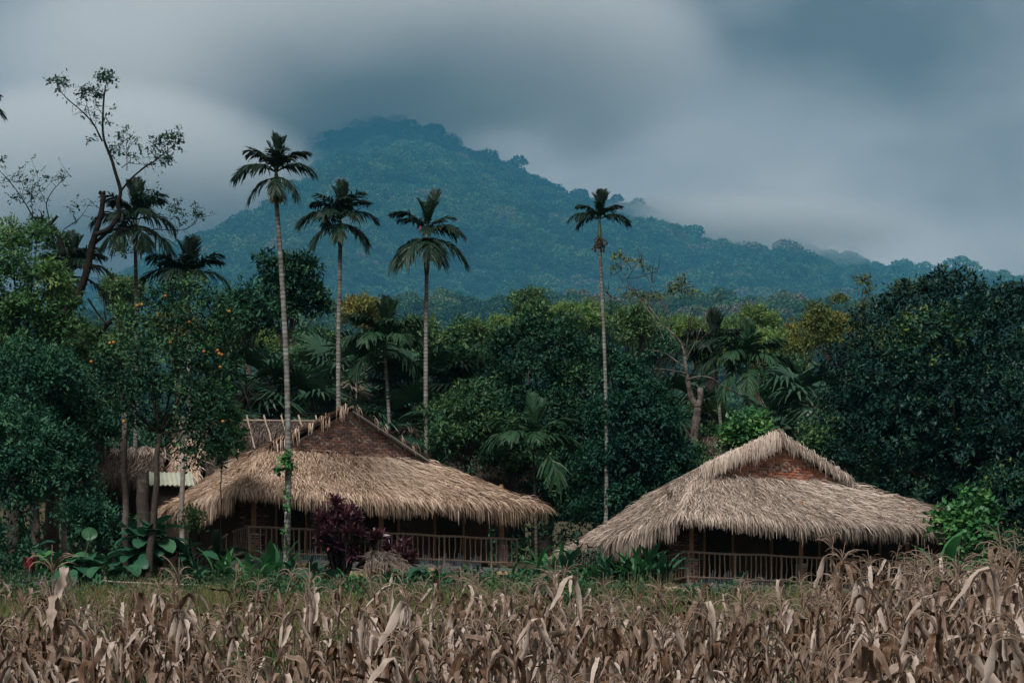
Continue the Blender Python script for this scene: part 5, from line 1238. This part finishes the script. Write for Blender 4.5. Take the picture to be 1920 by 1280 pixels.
for zc in range(int((zs - .1) / .079) + 1):
    for s_ in (-1, 1):
        o = bpy.data.objects.new('brick', _brick_meshes[zc % 5]); o.scale = (.78, 1, 1); o.location = (-.05 + s_ * .088, -.265, .02 + zc * .079); link(o, pier)
# red pot with a plant
p = at(55, 1050, 74.0); root = empty('flower_pot', (p[0], 74.0, p[2] - .22), 0, 'red flower pot at the far left garden edge', 'pot')
mb = MB(); th = np.linspace(0, 2 * np.pi, 15)[:-1]
prof = [(.0, .0), (.13, .0), (.16, .10), (.19, .22), (.21, .24), (.21, .29), (.18, .29), (.16, .24), (0, .23)]
V = np.array([[r * math.cos(t), r * math.sin(t), z] for r, z in prof for t in th]); m_ = 14
q = [[i * m_ + j, i * m_ + (j + 1) % m_, (i + 1) * m_ + (j + 1) % m_, (i + 1) * m_ + j] for i in range(len(prof) - 1) for j in range(m_)]
mb.add(V, q); mb.build('pot', M['red_pot'], root, smooth=False)
pm = MB(); crown(pm, [[0, 0, .5, .3, .3, .22]], 160, .22, .09, np.random.default_rng(8), .5, .0, 5, .08, .3); pm.build('plant', M['leaf_big'], root)
gs = MB(); gs.tube([(0, 0, -.9), (0, 0, .02)], [.12, .12], 8, tone=.5); gs.build('stand', M['wood_dark'], root)
# stick fence
Y = 73.2; x0_, x1_ = at(195, 0, Y)[0], at(440, 0, Y)[0]
root = empty('stick_fence', (x0_, Y, gz(x0_, Y)), 0, 'low fence of two pale poles on weathered stakes', 'fence')
rng = np.random.default_rng(610)
for a in (195, 316, 439):
    x = at(a, 0, Y)[0] - x0_; zt = at(0, 1082 + (8 if a > 300 else 0), Y)[2] - root.location.z
    mb = MB(); stick(mb, (x, 0, -.3), (x + rng.normal(0, .02), 0, zt + .03), .045, rng, 5, .01, 6, .45); mb.build('stake', M['wood_grey'], root)
for (ya, yb, a, b) in ((1088, 1101, 192, 440), (1110, 1122, 194, 360), (1124, 1117, 350, 440)):
    pa, pb = at(a, ya, Y - .06), at(b, yb, Y - .06); mb = MB(); stick(mb, pa - np.array(root.location), pb - np.array(root.location), .022, rng, 8, .012, 6, .95); mb.build('rail', M['wood_grey'], root)
# split logs lying on the bank before the grey bungalow
for i, (a0, a1, py, lab, mt, r) in enumerate([(1128, 1162, 1106, 'short split log with pale cut face on the bank', 'log_cut', .11), (1245, 1302, 1107, 'long squared pale log lying before the grey bungalow', 'log_cut', .12), (1165, 1240, 1110, 'dark mossy log between two pale cut logs', 'bark', .14), (1098, 1120, 1103, 'blackened log end beside the split log', 'bark', .16)]):
    Y = 74.2; pa, pb = at(a0, py, Y), at(a1, py + 1, Y); c = (pa + pb) / 2
    root = empty('log', (c[0], Y, c[2] - r), R(4), lab, 'log', 'logs on the bank before the grey bungalow')
    w = pb[0] - pa[0]; mb = MB(); k = np.linspace(-.5, .5, 6)
    mb.tube(np.stack([k * w, rng.normal(0, .01, 6), r + rng.normal(0, .012, 6)], 1), r * rng.uniform(.9, 1.08, 6), 7, tone=np.clip(rng.normal(.5, .2, 6), 0, 1)); mb.build('timber', M[mt], root)
    mb = MB(); 
    for s_ in (-1, 1): mb.box((s_ * w * .3, 0, -.32), (.10, .2, .66), jit=.02, rng=rng)
    mb.build('chock', M['stone'], root)

# ------------------------------------------------------------------ bank cover, grass
rng = np.random.default_rng(700)
def scatter_cover(name, n, xr, yr, L, W, mat, label, tone, h, seed, dens_fn=None, cat='ground cover'):
    rng = np.random.default_rng(seed); k = n // 12
    x = rng.uniform(*xr, k); y = rng.uniform(*yr, k)
    if dens_fn is not None:
        m = rng.random(k) < dens_fn(x, y); x, y = x[m], y[m]; k = len(x)
    z = ground_z(x, y) + rng.random(k) ** 1.6 * h * (.4 + 1.1 * vnoise(x * .9, y * .9, 9))
    P_ = np.repeat(np.stack([x, y, z], 1), 12, 0) + rng.normal(0, .13, (k * 12, 3)) * np.array([1, 1, .7]); m = len(P_)
    D = unit(rdir(rng, m) + np.array([0, -.2, .35])); S = unit(np.cross(D, np.array([0, 0, 1.]) + rdir(rng, m) * .6))
    mb = MB(); mb.leaves(P_, D, S, L * rng.uniform(.6, 1.3, m), W * rng.uniform(.7, 1.2, m), np.clip(np.repeat(rng.normal(tone, .2, k), 12) + rng.normal(0, .1, m), 0, 1), .1)
    o = mb.build(name, M[mat]); return tag(o, label, cat, kind='stuff')
scatter_cover('undergrowth', 150000, (-17, 19), (66.5, 76.4), .14, .075, 'leaf_mid', 'low green undergrowth covering the bank below the bungalows', .48, .50, 701, lambda x, y: np.where(y > 75.0, .3, np.where((y < 73.4) & (x < -7.4) & (x > -12.5), .15, 1.0)))
scatter_cover('undergrowth', 60000, (-24, 26), (78.5, 100), .24, .11, 'leaf_dark', 'dark shrubby undergrowth around and behind the bungalows', .45, 1.5, 702,
              lambda x, y: np.where(((x > -12) & (x < 2) & (y < 91)) | ((x > 3.5) & (x < 17) & (y < 90)), 0, 1))
def grass(name, n, yr, h, label, dry, seed, xw=.25):
    rng = np.random.default_rng(seed); y = rng.uniform(*yr, n); x = rng.uniform(-1, 1, n) * (y * xw + .8); z = ground_z(x, y)
    cl = vnoise(x * .8, y * .5, 17); L = h * rng.uniform(.5, 1.3, n) * (.5 + cl)
    D = unit(np.stack([rng.normal(0, .35, n), rng.normal(0, .35, n), np.ones(n)], 1)); kk = np.array([0, .5, 1.])
    P_ = np.stack([x, y, z - .02], 1)[:, None] + D[:, None] * (L[:, None] * kk)[:, :, None]; P_[:, :, :2] += (D[:, None, :2] * (kk ** 2)[None, :, None] * L[:, None, None] * .8)
    a = rng.uniform(0, 6.28, n); S = np.stack([np.cos(a), np.sin(a), 0 * a], 1)
    mb = MB(); mb.ribbons(P_, S[:, None] * (.009 * np.array([1, .8, .12]))[None, :, None], np.clip(dry + (cl - .5) * .7 + rng.normal(0, .16, n), 0, 1))
    return tag(mb.build(name, M['grass']), label, 'grass', kind='stuff')
grass('grass', 110000, (50, 73.2), .50, 'dry yellowish grass between the corn and the bank', .60, 710, .215)
grass('grass', 60000, (18, 52), .34, 'green grass growing between the corn stalks', .28, 711, .215)
# violet wildflowers at left, small yellow ones at right
rng = np.random.default_rng(720)
for (xr, mt, lab, n) in (((-15.2, -12.2), 'flower', 'small violet wildflowers in the grass at left', 22), ((2.5, 14.5), 'leaf_yellow', 'tiny yellow wildflowers in the grass before the grey bungalow', 160)):
    x = rng.uniform(*xr, n); y = rng.uniform(66, 73.5, n); z = ground_z(x, y) + rng.uniform(.3, .75, n)
    mb = MB(); m = n * 4; P_ = np.repeat(np.stack([x, y, z], 1), 4, 0); D = unit(rdir(rng, m) + np.array([0, -.3, .3])); S = unit(np.cross(D, rdir(rng, m)))
    mb.leaves(P_, D, S, np.full(m, .045), np.full(m, .04), np.clip(rng.normal(.9, .1, m), 0, 1))
    for i in range(n): mb.tube([(x[i], y[i], ground_z(x[i:i + 1], y[i:i + 1])[0]), (x[i], y[i], z[i])], [.006, .004], 3, tone=0., cap=False)
    tag(mb.build('wildflowers', M[mt]), lab, 'wildflowers', kind='stuff')
# ------------------------------------------------------------------ dry corn
def corn_leaf(seed):
    """A withered maize leaf along +X: rises, breaks over and hangs, folded and twisted."""
    rng = np.random.default_rng(seed); n = 14; k = np.linspace(0, 1, n); L = rng.uniform(.55, 1.0)
    brk = rng.uniform(.25, .60); e0 = R(rng.uniform(58, 84)); e1 = R(rng.uniform(-88, -52)) if rng.random() < .86 else R(rng.uniform(-45, 15))
    el = e0 + (e1 - e0) * sstep(brk - .10, brk + .10, k) + rng.normal(0, .06, n)
    yaw = np.cumsum(rng.normal(0, .07, n))
    st = L / (n - 1)
    d = np.stack([np.cos(el) * np.cos(yaw), np.cos(el) * np.sin(yaw), np.sin(el)], 1)
    P = np.vstack([[0, 0, 0], np.cumsum(d[:-1] * st, 0)])
    tw = np.cumsum(rng.normal(0, .20, n)) + rng.uniform(-.6, .6)
    lat = unit(np.cross(d, np.array([0, 0, 1.])) + 1e-4); nr = unit(np.cross(lat, d))
    S = lat * np.cos(tw)[:, None] + nr * np.sin(tw)[:, None]; Nn = unit(np.cross(S, d))
    w = rng.uniform(.027, .047) * np.sin(np.clip(k * .86 + .14, 0, 1) * np.pi) ** .6 * rng.uniform(.55, 1.2, n); w[-1] = .002
    fold = rng.uniform(.15, .9)
    A = P - S * w[:, None] + Nn * (w * fold)[:, None] + rng.normal(0, .006, (n, 3)); B = P + S * w[:, None] + Nn * (w * fold)[:, None] + rng.normal(0, .004, (n, 3))
    i = np.arange(n - 1); q = np.vstack([np.stack([i, i + 1, n + i + 1, n + i], 1), np.stack([n + i, n + i + 1, 2 * n + i + 1, 2 * n + i], 1)])
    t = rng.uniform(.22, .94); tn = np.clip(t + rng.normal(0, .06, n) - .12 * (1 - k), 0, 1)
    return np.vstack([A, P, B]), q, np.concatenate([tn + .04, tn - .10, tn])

def tassel_arr(seed):
    rng = np.random.default_rng(seed); mb = MB(); mb.tube([(0, 0, -.1), (0.0, 0, .12), (.02, 0, .36)], [.009, .008, .005], 4, tone=.4)
    for i in range(rng.integers(9, 15)):
        a = rng.uniform(0, 6.28); z0 = rng.uniform(.0, .14); L = rng.uniform(.24, .42); e0 = R(rng.uniform(50, 78)); kk = np.linspace(0, 1, 7)
        el = e0 - R(rng.uniform(60, 175)) * kk ** 1.3; d = np.stack([np.cos(el) * math.cos(a), np.cos(el) * math.sin(a), np.sin(el)], 1) * L / 6
        P = np.vstack([[0, 0, z0], np.array([0, 0, z0]) + np.cumsum(d[:-1], 0)]); mb.tube(P, np.array([.003, .0045, .0055, .006, .006, .005, .003]), 3, tone=np.clip(rng.normal(.55, .2) + 0 * kk, 0, 1), cap=False)
    return mb
rng = np.random.default_rng(900)
LEAF = [corn_leaf(910 + i) for i in range(20)]
LEAF_ME = []
for V, q, tn in LEAF:
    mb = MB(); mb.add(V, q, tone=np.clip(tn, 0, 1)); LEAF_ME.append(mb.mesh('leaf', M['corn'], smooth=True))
TAS = [tassel_arr(940 + i) for i in range(6)]
TAS_ME = [t.mesh('tassel', M['tassel']) for t in TAS]
def Rz(a): c, s = np.cos(a), np.sin(a); return np.array([[c, -s, 0], [s, c, 0], [0, 0, 1]])
VAR = []
for v in range(14):
    r = np.random.default_rng(960 + v); H = 1.55
    lean = r.normal(0, .10, 2); kk = np.linspace(0, 1, 9); P = np.stack([lean[0] * kk ** 2 * H * .6, lean[1] * kk ** 2 * H * .6, kk * H], 1) + np.vstack([[0, 0, 0], r.normal(0, .008, (8, 3))])
    sm = MB(); sm.tube(P, np.linspace(.016, .007, 9) * np.where(np.arange(9) % 2, 1.12, 1), 6, tone=np.clip(r.normal(.5, .2, 9), 0, 1))
    pl = []
    nl = r.integers(7, 10); a0 = r.uniform(0, 6.28)
    for i in range(nl):
        f = .26 + .60 * i / (nl - 1); p = np.array([np.interp(f, kk, P[:, j]) for j in range(3)]); a = a0 + (i % 2) * math.pi + r.normal(0, .5)
        pl.append((r.integers(20), p, a, r.uniform(.75, 1.15) * (1 - .25 * max(0, f - .8) / .2), r.normal(0, .25)))
    fo = MB()
    for (li, p, a, s_, rl) in pl:
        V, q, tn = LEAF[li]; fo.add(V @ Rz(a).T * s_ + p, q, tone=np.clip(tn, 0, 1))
    VAR.append({'stalk': sm.mesh('stalk', M['corn_stalk'], True), 'smb': sm, 'leaves': pl, 'fmb': fo, 'foliage': fo.mesh('foliage', M['corn'], True), 'top': P[-1], 'tas': r.integers(6)})
# where the plants stand: wavering rows across the slope
plants = []
Yr = 19.0
while Yr < 57:
    step = .78 + rng.uniform(-.05, .08)
    half = Yr * .212 + .4
    x = -half + rng.uniform(0, .5)
    while x < half:
        dens = 1.0
        u = x / (Yr * .2)                       # -1 left edge, 1 right edge
        if Yr > 36: dens = .70 + .20 * u
        if Yr > 46: dens *= .6
        if Yr > 47 and .18 < u < .62: dens = 0
        if 31 < Yr < 43 and u < -.1: dens *= .55
        if Yr > 42 and u < .25: dens *= .42
        if rng.random() < dens * .92:
            plants.append((x + rng.normal(0, .07), Yr + rng.normal(0, .10)))
        x += rng.uniform(.38, .72)
    Yr += step
plants.sort(key=lambda p: p[1])
LAB = 'withered brown corn plant with drooping dry leaves in the front of the field'
st_b, lf_b, ts_b = MB(), MB(), MB()
for i, (x, y) in enumerate(plants):
    v = VAR[rng.integers(14)]; u = x / (y * .2)
    h = (.82 + .06 * sstep(-.5, .1, u) - .09 * sstep(.12, .25, u) * (1 - sstep(.5, .62, u)) + .18 * sstep(.5, 1.0, u) + rng.normal(0, .15) - .06 * sstep(44, 52, y)) * (.80 + .20 * sstep(19, 27, y))
    if u > .5 and rng.random() < .2: h *= 1.05
    a = rng.uniform(0, 6.28); z = gz(x, y) - .03
    lx, ly = rng.normal(0, .12), rng.normal(0, .12)
    if rng.random() < .07: lx, ly, h = rng.normal(0, .4), rng.normal(0, .5), h * .85
    tas = rng.random() < (.7 if y > 32 else .25)
    if i < 300:
        root = empty('corn_plant', (x, y, z), a, LAB, 'corn plant', 'dry corn plants in the front of the field'); root.scale = (h,) * 3
        root.rotation_euler = (lx, ly, a)
        link(bpy.data.objects.new('stalk', v['stalk']), root)
        if i < 140:
            for (li, p, aa, s_, rl) in v['leaves']:
                o = bpy.data.objects.new('leaf', LEAF_ME[li]); o.location = tuple(p); o.rotation_euler = (rl, 0, aa); o.scale = (s_,) * 3; link(o, root)
        else:
            link(bpy.data.objects.new('foliage', v['foliage']), root)
        if tas:
            o = bpy.data.objects.new('tassel', TAS_ME[v['tas']]); o.location = tuple(v['top']); o.rotation_euler = (rng.normal(0, .15), rng.normal(0, .15), rng.uniform(0, 6.28)); link(o, root)
    else:
        A = Rz(a) * h; T = np.array([x, y, z])
        for src, dst, off in ((v['smb'], st_b, None), (v['fmb'], lf_b, None)) + (((TAS[v['tas']], ts_b, v['top']),) if tas else ()):
            Vv = np.vstack(src.V); Vv = Vv + off if off is not None else Vv
            Vv = Vv @ A.T; Vv[:, 0] += Vv[:, 2] * ly; Vv[:, 1] -= Vv[:, 2] * lx
            dst.add(Vv + T, np.vstack(src.Q) if src.Q else None, np.vstack(src.T) if src.T else None, np.concatenate(src.tn))
root = empty('corn_rows', (0, 45, gz(0, 45)), 0, 'farther rows of dry corn with tassels reaching in front of the bungalows', 'corn'); root['kind'] = 'stuff'
for nm, b, mt in (('stalks', st_b, 'corn_stalk'), ('foliage', lf_b, 'corn'), ('tassels', ts_b, 'tassel')):
    o = b.build(nm, M[mt], None, nm == 'foliage'); o.parent = root; o.location = (0, -45, -root.location.z); o['kind'] = 'stuff'
print('CORN', len(plants))
# ------------------------------------------------------------------ the air: even haze round everything, and mist on the peak
def volume_mat(name, color, density):
    m = bpy.data.materials.new(name); m.use_nodes = True
    N, Lk = m.node_tree.nodes, m.node_tree.links
    N.clear()
    out = N.new('ShaderNodeOutputMaterial'); v = N.new('ShaderNodeVolumePrincipled')
    v.inputs['Color'].default_value = (*color, 1); v.inputs['Density'].default_value = density
    v.inputs['Anisotropy'].default_value = 0.0
    Lk.new(v.outputs[0], out.inputs['Volume'])
    return m, v
hm, _v = volume_mat('haze_air', (.12, .48, .76), 0.00006)
mb = MB(); mb.box((0, 1420, 365), (3900, 3000, 750))
hz = mb.build('haze', hm)
tag(hz, 'thin blue haze filling the valley air', 'haze', kind='stuff')
mm, v = volume_mat('mist_air', (.985, .97, .96), 0.0)
N, Lk = mm.node_tree.nodes, mm.node_tree.links
tcn = N.new('ShaderNodeTexCoord'); nz = N.new('ShaderNodeTexNoise'); nz.inputs['Scale'].default_value = .0058; nz.inputs['Detail'].default_value = 4; nz.inputs['Roughness'].default_value = .5
mpn = N.new('ShaderNodeMapping'); mpn.inputs['Scale'].default_value = (.8, .6, 1.6)
Lk.new(tcn.outputs['Object'], mpn.inputs['Vector']); Lk.new(mpn.outputs['Vector'], nz.inputs['Vector'])
ms = N.new('ShaderNodeMapping'); ms.vector_type = 'POINT'; ms.inputs['Scale'].default_value = (1 / 300, 1 / 230, 1 / 112)
Lk.new(tcn.outputs['Object'], ms.inputs['Vector'])
dp = N.new('ShaderNodeVectorMath'); dp.operation = 'DOT_PRODUCT'; Lk.new(ms.outputs[0], dp.inputs[0]); Lk.new(ms.outputs[0], dp.inputs[1])
fall = N.new('ShaderNodeMapRange'); fall.interpolation_type = 'SMOOTHSTEP'; fall.inputs['From Min'].default_value = 1.0; fall.inputs['From Max'].default_value = .05; fall.inputs['To Min'].default_value = 0; fall.inputs['To Max'].default_value = 1
Lk.new(dp.outputs['Value'], fall.inputs['Value'])
sx = N.new('ShaderNodeSeparateXYZ'); Lk.new(ms.outputs[0], sx.inputs[0])
zz = N.new('ShaderNodeMath'); zz.operation = 'MULTIPLY_ADD'; zz.inputs[1].default_value = .30; Lk.new(sx.outputs['Z'], zz.inputs[0]); Lk.new(nz.outputs['Fac'], zz.inputs[2])
ml = N.new('ShaderNodeMapRange'); ml.inputs['From Min'].default_value = .33; ml.inputs['From Max'].default_value = .60; ml.inputs['To Min'].default_value = 0; ml.inputs['To Max'].default_value = .055
ml.clamp = True
Lk.new(zz.outputs[0], ml.inputs['Value'])
mu = N.new('ShaderNodeMath'); mu.operation = 'MULTIPLY'; Lk.new(ml.outputs[0], mu.inputs[0]); Lk.new(fall.outputs[0], mu.inputs[1])
Lk.new(mu.outputs[0], v.inputs['Density'])
# a lumpy closed bank of mist capping the peak
lm, lv = volume_mat('low_mist_air', (.075, .44, .72), 0.00016)
def mist_bank(name, centre, radii, label, mat=None):
    import bmesh
    bm = bmesh.new(); bmesh.ops.create_icosphere(bm, subdivisions=3, radius=1.0)
    for vtx in bm.verts:
        k = 1 + .18 * mnoise.noise(vtx.co * 1.7)
        vtx.co = Vector((vtx.co.x * radii[0] * k, vtx.co.y * radii[1] * k, vtx.co.z * radii[2] * k))
    me = bpy.data.meshes.new(name); bm.to_mesh(me); bm.free(); me.materials.append(mat or mm)
    o = link(bpy.data.objects.new(name, me)); o.location = centre
    return tag(o, label, 'mist', kind='stuff')
pk = mist_bank('mist', (-120, 1965, 568), (330, 255, 122), 'pale mist hiding the top of the mountain')
lf = pk.copy(); col.objects.link(lf); lf.location = (-300, 1880, 440); lf.scale = (.62, .8, .75); lf['label'] = 'wisp of pale mist on the left shoulder of the mountain'
lf = pk.copy(); col.objects.link(lf); lf.location = (170, 1990, 438); lf.scale = (.55, .5, .24); lf['label'] = 'low strip of mist between the two ridges right of the peak'
mist_bank('mist', (0, 1290, 140), (1500, 1090, 520), 'thin blue mist lying over the slopes of the mountain', lm)
vm, _w = volume_mat('valley_mist_air', (.16, .53, .76), 0.0007)
mist_bank('mist', (0, 500, 70), (620, 270, 125), 'blue mist filling the valley at the foot of the mountain', vm)
